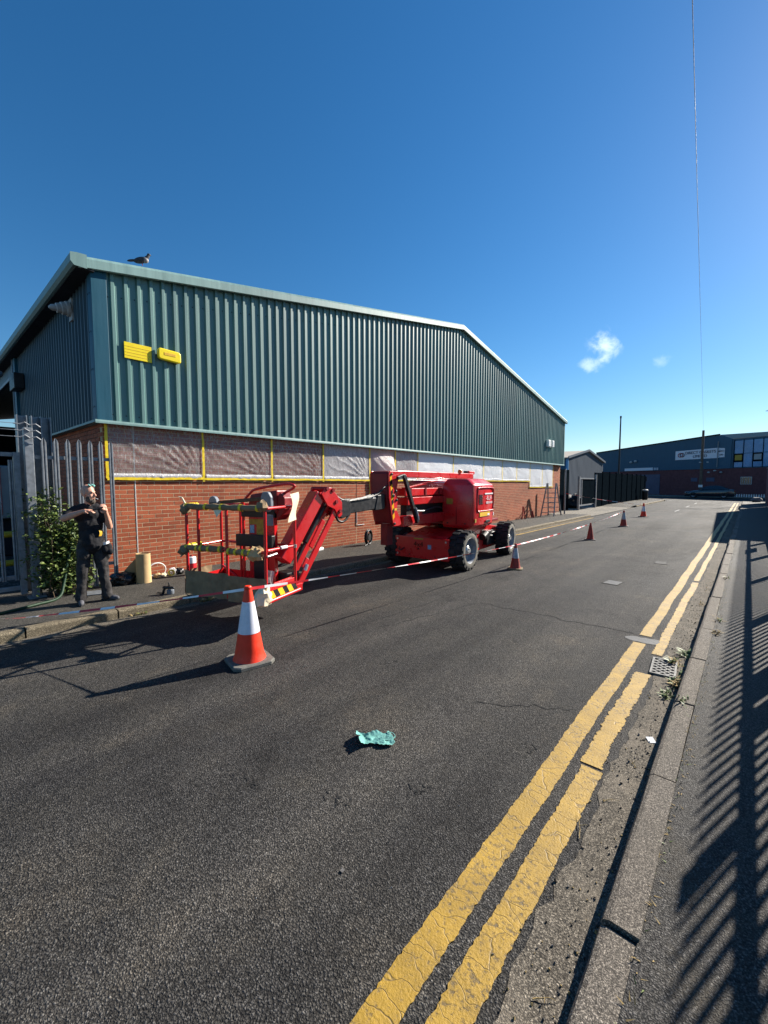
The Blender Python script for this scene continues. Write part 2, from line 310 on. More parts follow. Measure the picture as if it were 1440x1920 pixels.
# ------------------------------------------------------------------ mesh helpers
class MB:
    def __init__(s): s.v = []; s.f = []; s.m = []
    def add(s, vs_, fs, mi=0):
        n = len(s.v); s.v += [tuple(p) for p in vs_]
        for f in fs: s.f.append(tuple(i + n for i in f)); s.m.append(mi)
        return s
    def box(s, x0, x1, y0, y1, z0, z1, mi=0, M=None):
        vs_ = [Vector((x, y, z)) for z in (z0, z1) for y in (y0, y1) for x in (x0, x1)]
        if M: vs_ = [M @ p for p in vs_]
        return s.add(vs_, [(0, 2, 3, 1), (4, 5, 7, 6), (0, 1, 5, 4), (2, 6, 7, 3), (0, 4, 6, 2), (1, 3, 7, 5)], mi)
    def bar(s, a, b, w, h, mi=0, up=(0, 0, 1)):
        """rectangular bar from a to b, w across (sideways), h along up"""
        a = Vector(a); b = Vector(b); d = (b - a).normalized(); u = Vector(up)
        sd = d.cross(u)
        if sd.length < 1e-4: sd = d.cross(Vector((1, 0, 0)))
        sd.normalize(); u = sd.cross(d).normalized()
        vs_ = []
        for p in (a, b):
            for i, j in ((-1, -1), (1, -1), (1, 1), (-1, 1)): vs_.append(p + sd * (w / 2 * i) + u * (h / 2 * j))
        return s.add(vs_, [(3, 2, 1, 0), (4, 5, 6, 7), (0, 1, 5, 4), (1, 2, 6, 5), (2, 3, 7, 6), (3, 0, 4, 7)], mi)
    def tube(s, pts, r, n=8, mi=0, closed=False, caps=True):
        pts = [Vector(p) for p in pts]; k = len(pts); rs = r if isinstance(r, (list, tuple)) else [r] * k
        rings = []; ref = None
        for i, p in enumerate(pts):
            if closed: d = pts[(i + 1) % k] - pts[i - 1]
            else: d = pts[min(i + 1, k - 1)] - pts[max(i - 1, 0)]
            d.normalize()
            if ref is None: ref = Vector((0, 0, 1)) if abs(d.z) < 0.9 else Vector((1, 0, 0))
            a = d.cross(ref)
            if a.length < 1e-4: a = d.cross(Vector((0, 1, 0)))
            a.normalize(); b = a.cross(d).normalized(); ref = b
            rings.append([p + (a * math.cos(t) + b * math.sin(t)) * rs[i] for t in [2 * math.pi * q / n for q in range(n)]])
        vs_ = [q for rg in rings for q in rg]; fs = []
        for i in range(k if closed else k - 1):
            j = (i + 1) % k
            for q in range(n):
                q2 = (q + 1) % n
                fs.append((i * n + q, i * n + q2, j * n + q2, j * n + q))
        if caps and not closed:
            fs.append(tuple(range(n))[::-1]); fs.append(tuple((k - 1) * n + q for q in range(n)))
        return s.add(vs_, fs, mi)
    def lathe(s, prof, n=24, c=(0, 0, 0), M=None, mi=0, caps=True):
        vs_ = []; fs = []
        for r, z in prof:
            for q in range(n):
                t = 2 * math.pi * q / n
                vs_.append(Vector((r * math.cos(t), r * math.sin(t), z)))
        for i in range(len(prof) - 1):
            for q in range(n):
                q2 = (q + 1) % n
                fs.append((i * n + q, i * n + q2, (i + 1) * n + q2, (i + 1) * n + q))
        if caps:
            fs.append(tuple(range(n))[::-1]); fs.append(tuple((len(prof) - 1) * n + q for q in range(n)))
        vs_ = [(M @ p if M else p) + Vector(c) for p in vs_]
        return s.add(vs_, fs, mi)
    def prism(s, poly, a, b, axis='x', mi=0, M=None):
        """extrude a 2-D polygon; axis x: (y,z), axis y: (x,z), axis z: (x,y)"""
        def P(p, t):
            if axis == 'x': return Vector((t, p[0], p[1]))
            if axis == 'y': return Vector((p[0], t, p[1]))
            return Vector((p[0], p[1], t))
        k = len(poly); vs_ = [P(p, a) for p in poly] + [P(p, b) for p in poly]
        if M: vs_ = [M @ p for p in vs_]
        fs = [tuple(range(k))[::-1], tuple(range(k, 2 * k))]
        for i in range(k): j = (i + 1) % k; fs.append((i, j, k + j, k + i))
        return s.add(vs_, fs, mi)
    def ell(s, c, rad, rot=None, n=16, mi=0):
        c = Vector(c); vs_ = []; fs = []; m = n // 2
        rt = Euler(rot).to_matrix() if rot else None
        for i in range(m + 1):
            ph = math.pi * i / m
            for q in range(n):
                t = 2 * math.pi * q / n
                p = Vector((rad[0] * math.sin(ph) * math.cos(t), rad[1] * math.sin(ph) * math.sin(t), rad[2] * math.cos(ph)))
                vs_.append(c + (rt @ p if rt else p))
        for i in range(m):
            for q in range(n):
                q2 = (q + 1) % n; fs.append((i * n + q, (i + 1) * n + q, (i + 1) * n + q2, i * n + q2))
        return s.add(vs_, fs, mi)
    def cap(s, a, b, r0, r1=None, n=14, mi=0):
        """tapered capsule"""
        r1 = r0 if r1 is None else r1
        a = Vector(a); b = Vector(b); d = b - a; L = d.length; d.normalize()
        pts = []; rs = []
        for k in range(5):
            t = math.pi / 2 * (1 - k / 4); pts.append(a - d * r0 * math.sin(t)); rs.append(max(0.0005, r0 * math.cos(t)))
        for k in range(5):
            t = math.pi / 2 * k / 4; pts.append(b + d * r1 * math.sin(t)); rs.append(max(0.0005, r1 * math.cos(t)))
        return s.tube(pts, rs, n, mi)
    def sheet(s, fn, nu, nv, mi=0):
        vs_ = [fn(i / nu, j / nv) for j in range(nv + 1) for i in range(nu + 1)]
        fs = [(j * (nu + 1) + i, j * (nu + 1) + i + 1, (j + 1) * (nu + 1) + i + 1, (j + 1) * (nu + 1) + i) for j in range(nv) for i in range(nu)]
        return s.add(vs_, fs, mi)
    def mesh(s, name, mats, smooth=None):
        me = bpy.data.meshes.new(name); me.from_pydata([tuple(p) for p in s.v], [], s.f)
        for m in (mats if isinstance(mats, (list, tuple)) else [mats]): me.materials.append(MATS[m])
        me.polygons.foreach_set('material_index', s.m)
        if smooth is not None:
            me.polygons.foreach_set('use_smooth', [True] * len(me.polygons))
            me.update(); me.set_sharp_from_angle(angle=R(smooth))
        me.update(); return me
    def build(s, name, mats, parent=None, smooth=None, world=True, bevel=0.0, kind=None):
        if parent is not None and world:
            inv = xf(parent).inverted(); s.v = [tuple(inv @ Vector(p)) for p in s.v]
        o = bpy.data.objects.new(name, s.mesh(name, mats, smooth)); COL.objects.link(o)
        if parent is not None: o.parent = parent
        if bevel:
            b = o.modifiers.new('bevel', 'BEVEL'); b.width = bevel; b.segments = 2; b.limit_method = 'ANGLE'; b.angle_limit = R(40)
        if kind: o['kind'] = kind
        return o
def xf(o):
    m = Matrix.LocRotScale(o.location, o.rotation_euler, o.scale)
    return xf(o.parent) @ m if o.parent else m
def thing(name, label, cat, loc=(0, 0, 0), rz=0.0, group=None):
    o = bpy.data.objects.new(name, None); COL.objects.link(o); o.empty_display_size = 0.2
    o.location = loc; o.rotation_euler = (0, 0, rz); return tag(o, label, cat, group)
def tag(o, label, cat, group=None):
    o['label'] = label; o['category'] = cat
    if group: o['group'] = group
    return o
def struct(o): o['kind'] = 'structure'; return o
def inst(name, me, parent, loc=(0, 0, 0), rot=(0, 0, 0), scale=(1, 1, 1)):
    o = bpy.data.objects.new(name, me); COL.objects.link(o); o.parent = parent
    o.location = loc; o.rotation_euler = rot; o.scale = scale; return o
def remesh(mb, name, mats, voxel, parent=None, smooth_it=4, fn=None):
    """fuse overlapping shapes into one continuous skin"""
    tmp = bpy.data.objects.new('tmp', mb.mesh('tmp', 'skin')); COL.objects.link(tmp)
    r = tmp.modifiers.new('r', 'REMESH'); r.mode = 'VOXEL'; r.voxel_size = voxel
    sm = tmp.modifiers.new('s', 'SMOOTH'); sm.iterations = smooth_it; sm.factor = 0.5
    dg = bpy.context.evaluated_depsgraph_get(); dg.update()
    me = bpy.data.meshes.new_from_object(tmp.evaluated_get(dg)); me.name = name
    bpy.data.objects.remove(tmp)
    me.materials.clear(); me.materials.append(MATS[mats])
    me.polygons.foreach_set('use_smooth', [True] * len(me.polygons)); me.polygons.foreach_set('material_index', [0] * len(me.polygons))
    if fn:
        for v in me.vertices: v.co = fn(v.co)
    me.update()
    o = bpy.data.objects.new(name, me); COL.objects.link(o)
    if parent is not None: o.parent = parent
    return o
def text(name, s, size, mat, parent, M, depth=0.002):
    c = bpy.data.curves.new('t', 'FONT'); c.body = s; c.size = size; c.align_x = 'CENTER'; c.align_y = 'CENTER'; c.extrude = depth
    t = bpy.data.objects.new('t', c); COL.objects.link(t)
    dg = bpy.context.evaluated_depsgraph_get(); dg.update()
    me = bpy.data.meshes.new_from_object(t.evaluated_get(dg)); bpy.data.objects.remove(t); bpy.data.curves.remove(c)
    M2 = (xf(parent).inverted() if parent else Matrix()) @ M
    for v in me.vertices: v.co = M2 @ v.co
    me.materials.clear(); me.materials.append(MATS[mat]); me.name = name
    o = bpy.data.objects.new(name, me); COL.objects.link(o)
    if parent: o.parent = parent
    return o
def frame(origin, xdir, ydir):
    x = Vector(xdir).normalized(); y = Vector(ydir).normalized(); z = x.cross(y)
    m = Matrix((x, y, z)).transposed().to_4x4(); m.translation = Vector(origin); return m
def wob(t, a=1.0, k=0.0): return a * noise.noise(Vector((t, k, 3.7)))
# ------------------------------------------------------------------ ground, road, pavements
KL, KR = -6.03, -0.35            # faces of the left and right kerbs
WX = -8.20                       # face of the warehouse brickwork
mb = MB(); mb.add([(-900, -600, -0.03), (900, -600, -0.03), (900, 1500, -0.03), (-900, 1500, -0.03)], [(0, 1, 2, 3)])
struct(mb.build('ground', 'yard_ground'))
mb = MB(); mb.add([(KL - 0.02, -14, 0), (KR + 0.02, -14, 0), (KR + 0.02, 49.5, 0), (KL - 0.02, 49.5, 0)], [(0, 1, 2, 3)])
# bell mouth where the street meets the cross street
mb.add([(KL - 5, 49.5, 0), (KR + 5, 49.5, 0), (KR + 5, 52, 0), (KL - 5, 52, 0)], [(0, 1, 2, 3)])
mb.add([(-120, 52, 0), (120, 52, 0), (120, 62.0, 0), (-120, 62.0, 0)], [(0, 1, 2, 3)])
road = struct(mb.build('road', 'road_asphalt'))
def ribbon(pts, w, z, jag=0.3, k=1.0):
    m = MB(); vs_ = []; n = len(pts)
    for i, p in enumerate(pts):
        a = Vector(pts[max(0, i - 1)]); b = Vector(pts[min(n - 1, i + 1)]); d = (b - a).normalized(); s = Vector((-d.y, d.x))
        ww = w * (1 + jag * wob(i * 0.9, 1, k)) * (0.25 if i in (0, n - 1) else 1)
        q = Vector(p); vs_ += [(q.x + s.x * ww / 2, q.y + s.y * ww / 2, z), (q.x - s.x * ww / 2, q.y - s.y * ww / 2, z)]
    m.add(vs_, [(2 * i, 2 * i + 1, 2 * i + 3, 2 * i + 2) for i in range(n - 1)]); return m
def wander(a, b, n, amp, k):
    a = Vector(a); b = Vector(b); d = b - a; s = Vector((-d.y, d.x)).normalized()
    return [a + d * (i / n) + s * (amp * (noise.noise(Vector((i * 0.35, k, 0))) + 0.4 * noise.noise(Vector((i * 1.3, k, 5))))) for i in range(n + 1)]
for i, (a, b, w, am) in enumerate([((-3.3, 3.6), (-2.88, 5.42), .012, .06), ((-2.88, 5.42), (-0.88, 5.46), .016, .10), ((-3.58, 2.3), (-3.3, 7.6), .008, .05),
                                   ((-1.37, 10.3), (-0.9, 13.6), .015, .2), ((-2.5, 9.8), (-1.0, 10.1), .013, .12), ((-3.4, 17.5), (-1.2, 18.2), .02, .2), ((-1.6, 2.9), (-0.92, 3.3), .007, .06)]):
    ribbon(wander(a, b, 26, am, i * 3.1), w, 0.003, 0.9, i).build('crack', 'crack_dark', road)

for i, (cx_, cy_, n_, r_) in enumerate(((-1.33, 1.79, 9, .13), (-1.62, 1.45, 7, .10), (-2.1, 1.2, 6, .12), (-1.05, 2.6, 6, .10), (-2.6, 3.0, 6, .15), (-1.9, 4.3, 5, .15))):
    for q_ in range(n_):
        a_ = random.uniform(0, 6.28); d_ = random.uniform(0, r_); px_, py_ = cx_ + d_ * math.cos(a_), cy_ + d_ * math.sin(a_); b_ = random.uniform(0, 3.14); l_ = random.uniform(.02, .07)
        ribbon(wander((px_, py_), (px_ + l_ * math.cos(b_), py_ + l_ * math.sin(b_)), 7, .015, i * 7 + q_), random.uniform(.004, .012), 0.003, 1.2, q_).build('crack', 'crack_dark', road)

def paint_strip(x0, x1, y0, y1, name, mat, k, jag=0.011, z=0.005):
    n = max(4, int((y1 - y0) / 0.014)); m = MB(); vs_ = []
    for i in range(n + 1):
        y = y0 + (y1 - y0) * i / n
        ja = jag * (.45 * wob(y * 7, 1.1, k) + 0.45 * wob(y * 23, 1, k) + .6 * wob(y * 71, 1, k)); jb = jag * (.45 * wob(y * 6, 1.1, k + 9) + 0.45 * wob(y * 21, 1, k + 4) + .6 * wob(y * 67, 1, k))
        off = 0.018 * wob(y * 0.8, 1, 2)
        vs_ += [(x0 + off + ja, y + 0.02 * wob(i, 1, k) * (i in (0, n)), z), (x1 + off + jb, y, z)]
    m.add(vs_, [(2 * i, 2 * i + 1, 2 * i + 3, 2 * i + 2) for i in range(n)])
    return m.build(name, mat)
o = struct(paint_strip(-0.885, -0.765, -6, 5.18, 'yellow_line', 'yellow_paint', 1))
o = struct(paint_strip(-0.87, -0.755, 5.46, 47, 'yellow_line', 'yellow_paint', 2))
o = struct(paint_strip(-0.70, -0.585, -6, 2.665, 'yellow_line', 'yellow_paint', 3))
o = struct(paint_strip(-0.715, -0.60, 2.695, 4.36, 'yellow_line', 'yellow_paint', 4, 0.022))
o = struct(paint_strip(-0.675, -0.585, 4.92, 9.0, 'yellow_line', 'yellow_paint', 5, 0.02))
o = struct(paint_strip(-0.665, -0.585, 9.15, 47, 'yellow_line', 'yellow_paint', 6))
struct(paint_strip(KL + 0.20, KL + 0.29, 10.2, 22.5, 'yellow_line', 'yellow_paint', 8, 0.03))
for y in (30.6, 36.6, 42.6):
    struct(paint_strip(-3.35, -3.27, y, y + 2.2, 'centre_line', 'white_paint', y, 0.01))
mb = MB(); mb.add([(KL, 50.2, 0.006), (KR, 50.2, 0.006), (KR, 50.5, 0.006), (KL, 50.5, 0.006)], [(0, 1, 2, 3)])
struct(mb.build('give_way_line', 'white_paint'))

# silty channel along the right kerb
mb = MB(); vs_ = []; n = 620
for i in range(n + 1):
    y = -6 + 53 * i / n
    vs_ += [(-0.56 + 0.05 * wob(y * 1.7, 1, 8) + 0.03 * wob(y * 9, 1, 3) + 0.02 * wob(y * 30, 1, 1), y, 0.0028), (KR + 0.01, y, 0.0028)]
mb.add(vs_, [(2 * i, 2 * i + 1, 2 * i + 3, 2 * i + 2) for i in range(n)])
struct(mb.build('gutter', 'gutter_silt'))
mb = MB(); vs_ = []
for i in range(301):
    y = -6 + 28 * i / 300
    vs_ += [(KL - 0.01, y, 0.0028), (KL + 0.15 + 0.05 * wob(y * 2, 1, 8) + 0.03 * wob(y * 11, 1, 3), y, 0.0028)]
mb.add(vs_, [(2 * i, 2 * i + 1, 2 * i + 3, 2 * i + 2) for i in range(300)])
struct(mb.build('gutter', 'gutter_silt'))

# pavements
def wallz(y): return 0.075 - 0.005 * y
mb = MB(); vs_ = []; ys = [-14 + 2 * i for i in range(19)] + [23.2]
ys = sorted(ys)
for y in ys: vs_ += [(KL - 0.14, y, 0.098), (-7.0, y, 0.098), (-8.6, y, max(-0.02, min(0.09, wallz(y))))]
mb.add(vs_, [(3 * i + j, 3 * i + j + 3, 3 * i + j + 4, 3 * i + j + 1) for i in range(len(ys) - 1) for j in range(2)])
struct(mb.build('pavement_left', 'pavement_asphalt', smooth=30))
mb = MB(); mb.add([(KL - .02, 22.9, 0.02), (-9.2, 22.9, 0.06), (-9.2, 33.2, 0.06), (KL - .02, 33.2, 0.02)], [(0, 3, 2, 1)])
struct(mb.build('crossover', 'concrete_slab'))
mb = MB(); mb.add([(KL - .14, 33.0, 0.03), (-9.5, 33.0, 0.064), (-9.5, 34.6, 0.1), (KL - .14, 34.6, 0.1)], [(0, 3, 2, 1)]); mb.add([(KL - .14, 34.6, 0.1), (-9.5, 34.6, 0.1), (-9.5, 50.6, 0.1), (-8.2, 50.6, .1), (KL - 1.1, 50.2, .1), (KL - .4, 49.2, .1), (KL - 0.14, 47.6, 0.1)], [(0, 6, 5, 4, 3, 2, 1)])
struct(mb.build('pavement_left', 'pavement_asphalt'))
mb = MB(); mb.add([(KR + 0.125, -14, 0.105), (2.6, -14, 0.105), (2.6, 48.6, 0.105), (KR + 0.125, 48.6, 0.105)], [(0, 1, 2, 3)])
mb.add([(2.6, 46.0, 0.103), (30, 46.0, 0.103), (30, 49.4, 0.103), (2.6, 49.4, 0.103)], [(0, 1, 2, 3)])
struct(mb.build('pavement_right', 'pavement_asphalt_right'))
mb = MB(); mb.box(-120, 120, 62, 66, -0.02, 0.1); struct(mb.build('pavement_far', 'concrete_slab'))

# kerb stones, one by one
def kerb_mesh(name, mat, L, W=0.125, H=0.11):
    m = MB(); b = 0.016
    prof = [(0, -0.12), (W, -0.12), (W, H), (b * 1.6, H), (b * 0.5, H - b * 0.5), (0, H - b * 1.6)]
    vs_ = []; n = 4
    for i in range(n + 1):
        for x, z in prof:
            j = 0.004 * noise.noise(Vector((x * 50, i * 1.7, z * 40)))
            vs_.append((x + j, -L / 2 + L * i / n, z + j * 0.6))
    k = len(prof)
    fs = [(i * k + a, i * k + (a + 1) % k, (i + 1) * k + (a + 1) % k, (i + 1) * k + a) for i in range(n) for a in range(k)]
    fs += [tuple(range(k))[::-1], tuple(n * k + a for a in range(k))]
    m.add(vs_, fs); return m.mesh(name, mat)
def kerb_run(name, mat, x, face, y0, y1, L=0.915, jit=0.006):
    root = bpy.data.objects.new(name, None); COL.objects.link(root); root['kind'] = 'structure'; root.location = (x, y0, 0)
    me = [kerb_mesh('kerb_stone', mat, L - 0.018), kerb_mesh('kerb_stone', mat, L * 0.66 - 0.018)]
    y = y0; i = 0
    while y < y1:
        s = 1 if (i * 7) % 5 == 2 else 0; ln = L * (0.66 if s else 1)
        inst('kerb_stone', me[s], root, (random.uniform(-jit, jit), y - y0 + ln / 2, random.uniform(-jit, jit * 0.5)),
             (random.uniform(-.006, .006), random.uniform(-.01, .01), (0 if face > 0 else math.pi) + random.uniform(-.006, .006)))
        y += ln; i += 1
kerb_run('kerb_right', 'kerb_concrete', KR, 1, -5, 48.4, 1.05, 0.009)
kerb_run('kerb_left', 'kerb_concrete_left', KL, -1, -5, 22.6)
kerb_run('kerb_left_far', 'kerb_concrete_left', KL, -1, 34.6, 47.4)
mb = MB(); pts = [(KL, 47.4, 0.03), (KL - .3, 49.0, .03), (KL - 1.0, 50.1, .03), (KL - 2.2, 50.7, .03), (KL - 8, 50.8, .03)]
for a, b in zip(pts, pts[1:]): mb.bar(a, b, 0.13, 0.16)
struct(mb.build('kerb_corner', 'kerb_concrete_left'))

# iron drain grate in the gutter: bars crossing diagonally over a dark pit
gr = thing('drain_grate', 'cast iron road drain grate with diamond openings between broken yellow lines', 'drain', (-0.525, 4.61, 0.006), R(4))
MB().box(-.085, .085, -.19, .19, -0.004, 0.0, 0).build('pit', 'void_dark', gr, world=False)
m = MB(); m.box(-.10, .10, -.21, -.19, -.003, .012); m.box(-.10, .10, .19, .21, -.003, .012); m.box(-.10, -.083, -.19, .19, -.003, .012); m.box(.083, .10, -.19, .19, -.003, .012)
m.build('frame', 'cast_iron', gr, world=False)
def clipbar(c, sgn):
    pts = []
    for x in (-.083, .083):
        y = c + sgn * x * 1.0
        pts.append((x, max(-.19, min(.19, y))))
    x0 = -.083; x1 = .083
    ys_ = [(x, c + sgn * x) for x in (x0, x1)]
    out = []
    for x, y in ys_:
        if y > .19: x, y = (.19 - c) / sgn, .19
        if y < -.19: x, y = (-.19 - c) / sgn, -.19
        out.append((x, y))
    return out
for sgn in (1, -1):
    for k in range(-4, 5):
        (ax, ay), (bx, by) = clipbar(k * 0.068, sgn)
        if abs(ax) > .0835 or abs(bx) > .0835 or abs(ax - bx) < 0.01: continue
        MB().bar((ax, ay, .004), (bx, by, .004), .015, .010 if sgn > 0 else .0092).build('grate_bar', 'cast_iron', gr, world=False)
# service covers and patches let into the road
for (x, y, sx, sy, rz, lab) in ((-1.72, 8.05, .22, .30, -0.1, 'pale rectangular service cover in the road beyond the crack'),
                                (-1.37, 10.75, .2, .34, .12, 'dark sunken service cover in the road nearer the far cones')):
    t = thing('service_cover', lab, 'manhole cover', (x, y, 0.002), rz, 'service covers in the road')
    MB().box(-sx / 2, sx / 2, -sy / 2, sy / 2, 0, .005).build('cover_plate', 'patch_metal' if y < 9 else 'rubber', t, world=False, bevel=.002)
    m = MB(); e = .02
    for bx in ((-sx / 2 - e, sx / 2 + e, -sy / 2 - e, -sy / 2), (-sx / 2 - e, sx / 2 + e, sy / 2, sy / 2 + e), (-sx / 2 - e, -sx / 2, -sy / 2, sy / 2), (sx / 2, sx / 2 + e, -sy / 2, sy / 2)):
        m.box(bx[0], bx[1], bx[2], bx[3], 0, .0035)
    m.build('cover_frame', 'crack_dark', t, world=False)
ribbon(wander((-0.98, 5.28), (-0.60, 5.32), 8, .02, 3), .17, .0035, .5, 2).build('patch', 'patch_metal', road)

# ------------------------------------------------------------------ warehouse
Y0, Y1 = 2.10, 24.86; YM = (Y0 + Y1) / 2; EAVE, APEX = 5.18, 7.30; CB = 2.77
def roofz(y): return EAVE + (APEX - EAVE) * (1 - abs(y - YM) / ((Y1 - Y0) / 2))
XC = -8.09                                        # pan of the cladding
BX = -34.0
wh = thing('warehouse', 'long brick and green corrugated metal warehouse with a low gable', 'building', (WX, 13.5, 0))
# masonry core behind the bricks (mortar colour shows in the joints)
mb = MB(); mb.box(WX - .25, WX - .002, 2.19, 24.72, -0.3, CB + .05); gable_wall = mb.build('brick_wall', 'mortar', wh)
mb = MB(); mb.box(-15.0, WX - .25, 2.19, 2.40, -0.3, CB + .05); side_wall = mb.build('side_brick_wall', 'mortar_far', wh)
def brick_mesh(L, H=.065, D=.012):
    m = MB(); m.box(0, D, -L / 2, L / 2, -H / 2, H / 2)
    b = .0015
    vs_ = [(0, -L / 2, -H / 2), (0, L / 2, -H / 2), (0, L / 2, H / 2), (0, -L / 2, H / 2), (D, -L / 2 + b, -H / 2 + b), (D, L / 2 - b, -H / 2 + b), (D, L / 2 - b, H / 2 - b), (D, -L / 2 + b, H / 2 - b)]
    fs = [(4, 5, 6, 7), (0, 1, 5, 4), (1, 2, 6, 5), (2, 3, 7, 6), (3, 0, 4, 7)]
    return vs_, fs
bricks = []
PH, PV = .225, .075
nrow = int((CB + 0.12) / PV)
for r_ in range(nrow):
    z = -0.10 + PV * (r_ + .5)
    y = 2.19 + (0 if r_ % 2 else -PH / 2)
    while y < 24.72:
        a = max(y, 2.19); b = min(y + PH, 24.72)
        if b - a > .04 and not (a < 2.66 < b) and not (a < 8.2 < b):
            bricks.append(((a + b) / 2, z, b - a - .011))
        elif b - a > .04:
            J = 2.66 if a < 2.66 < b else 8.2
            for aa, bb in ((a, J - .006), (J + .006, b)):
                if bb - aa > .03: bricks.append(((aa + bb) / 2, z, bb - aa - .008))
        y += PH
def vis_rank(b): return (b[0] - .5) ** 2 + (0 if .06 < b[1] < CB else 400) + (60 if b[1] > 1.8 else 0)
bricks.sort(key=vis_rank)
full = {}
def brick_me(L):
    k = round(L, 3)
    if k not in full:
        vs_, fs = brick_mesh(L); m = MB(); m.add(vs_, fs); full[k] = m.mesh('brick', 'brick')
    return full[k]
for (y, z, L) in bricks[:300]:
    inst('brick', brick_me(L), gable_wall, (-0.012 + random.uniform(-.0006, .0008), y - 13.5, z), (0, 0, random.uniform(-.003, .003)))
mb = MB()
for (y, z, L) in bricks[300:]:
    vs_, fs = brick_mesh(L); d = random.uniform(-.0006, .0008)
    mb.add([(WX - .012 + p[0] + d, p[1] + y, p[2] + z) for p in vs_], fs)
mb.build('brick_courses', 'brick', gable_wall, kind='stuff')
mb = MB()
for r_ in range(nrow):
    z = -0.10 + PV * (r_ + .5); x = WX + .006 - (0 if r_ % 2 else PH / 2)
    while x > -15:
        vs_, fs = brick_mesh(min(PH, 0.225) - .011)
        mb.add([(x - PH / 2 + p[1], 2.19 - p[0] + .0, p[2] + z) for p in vs_], [f[::1] for f in fs]); x -= PH
mb.build('brick_courses', 'brick', side_wall, kind='stuff')
# movement joints
mb = MB(); mb.box(WX - .006, WX + .0045, 2.654, 2.667, .02, CB); mb.build('joint_sealant', 'sealant_white', gable_wall)
mb = MB(); mb.box(WX - .006, WX + .002, 8.194, 8.206, .62, CB); mb.build('joint_sealant', 'crack_dark', gable_wall)
mb = MB(); mb.tube([(WX + .012, 8.2, .95), (WX + .014, 8.2, .6), (WX + .014, 8.23, .57), (WX + .012, 8.5, .57)], .008, 6); mb.build('earth_cable', 'cable_white', wh)

# corrugated sheets, one metre each
def profile(y0, n, pitch=.2, depth=.034):
    pts = []
    for i in range(n):
        y = y0 + i * pitch
        pts += [(y, 0), (y + .052, 0), (y + .072, depth), (y + .118, depth), (y + .138, 0)]
    pts.append((y0 + n * pitch, 0)); return pts
ribs = round((Y1 - .05 - (Y0 + .2)) / .2)
y = Y0 + .20; k = 0
while k < ribs:
    n = min(5, ribs - k); pr_ = profile(y, n); m = MB()
    pts = []
    for (a, da), (b, db) in zip(pr_, pr_[1:]):
        if a < YM < b: pts += [((a, da), (YM, da + (db - da) * (YM - a) / (b - a))), ((YM, da + (db - da) * (YM - a) / (b - a)), (b, db))]
        else: pts.append(((a, da), (b, db)))
    for (a, da), (b, db) in pts:
        m.add([(XC + da, a, CB), (XC + db, b, CB), (XC + db, b, roofz(b) - .02), (XC + da, a, roofz(a) - .02)], [(0, 1, 2, 3)])
    sh = m.build('cladding_sheet', 'cladding_green', wh)
    if k < 60:   # fixing screws along the lower and upper rails
        s2 = MB()
        for j in range(n):
            yy = y + j * .2 + .03
            for zz in ((CB + .12, roofz(yy) - .42) if k < 40 else (CB + .12,)): s2.lathe([(.011, 0), (.011, .006), (.006, .010)], 6, (XC + .001, yy, zz), Matrix.Rotation(R(90), 3, 'Y'))
        s2.build('screws', 'black_steel', sh, kind='stuff')
    y += n * .2; k += n
# corner and edge flashings, drip flashing
mb = MB(); mb.box(XC - .02, XC + .045, Y0 - .012, Y0 + .21, CB - .005, roofz(Y0 + .1) - .02); mb.build('corner_flashing', 'corner_teal', wh, bevel=.006)
mb = MB(); mb.box(XC - .16, XC - .02, Y0 - .012, Y0 + .02, CB - .005, EAVE - .02); mb.build('corner_flashing', 'corner_teal', wh)
m = MB()
for zz in (3.0, 3.6, 4.2, 4.8): 
    for xx in (XC - .05, XC - .13): m.lathe([(.012, 0), (.012, .006)], 6, (xx, Y0 - .014, zz), Matrix.Rotation(R(90), 3, 'X'))
m.build('screws', 'black_steel', wh, kind='stuff')
mb = MB(); mb.box(XC - .02, XC + .045, Y1 - .07, Y1 + .03, CB - .005, roofz(Y1) - .02); mb.build('corner_flashing', 'fascia_green', wh)
mb = MB(); mb.prism([(XC - .1, CB + .012), (XC + .06, CB + .012), (XC + .068, CB - .018), (XC + .068, CB - .045), (XC + .06, CB - .045), (XC + .055, CB - .01), (XC - .1, CB - .01)], Y0 - .04, Y1 + .03, 'y'); mb.build('drip_flashing', 'fascia_green', wh)
mb = MB(); mb.box(-15.0, XC + .03, Y0 - .045, Y0 + .08, CB - .03, CB + .008); mb.build('drip_flashing', 'fascia_green', wh)
# side wall sheets
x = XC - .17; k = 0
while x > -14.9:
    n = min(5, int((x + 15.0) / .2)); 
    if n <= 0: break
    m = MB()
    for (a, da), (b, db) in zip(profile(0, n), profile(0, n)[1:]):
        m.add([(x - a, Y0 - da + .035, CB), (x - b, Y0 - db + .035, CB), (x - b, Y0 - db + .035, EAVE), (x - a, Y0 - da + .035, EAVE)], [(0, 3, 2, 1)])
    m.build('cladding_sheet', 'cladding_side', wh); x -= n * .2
# dock opening beyond, with its jambs and header
mb = MB(); mb.box(-15.25, -14.95, Y0 - .05, Y0 + .5, 0.0, EAVE); mb.build('door_jamb', 'corner_teal', wh)
mb = MB(); mb.box(-15.29, -15.24, Y0 - .07, Y0 - .03, 0.0, EAVE); mb.build('jamb_trim', 'galvanised', wh)
mb = MB(); mb.box(-24, -15.25, Y0, Y0 + .1, 4.72, EAVE); mb.build('door_header', 'cladding_side', wh)
mb = MB(); mb.box(-24, -15.25, Y0 - .03, Y0 + .0, 4.66, 4.74); mb.build('header_trim', 'galvanised', wh)
mb = MB(); mb.box(-24, -15.25, 3.4, 3.5, 0, 5.0); mb.build('roller_door', 'void_dark', wh)
mb = MB(); mb.box(-34, -24, Y0, Y0 + .2, 0, EAVE); mb.build('end_panel', 'cladding_far', wh)
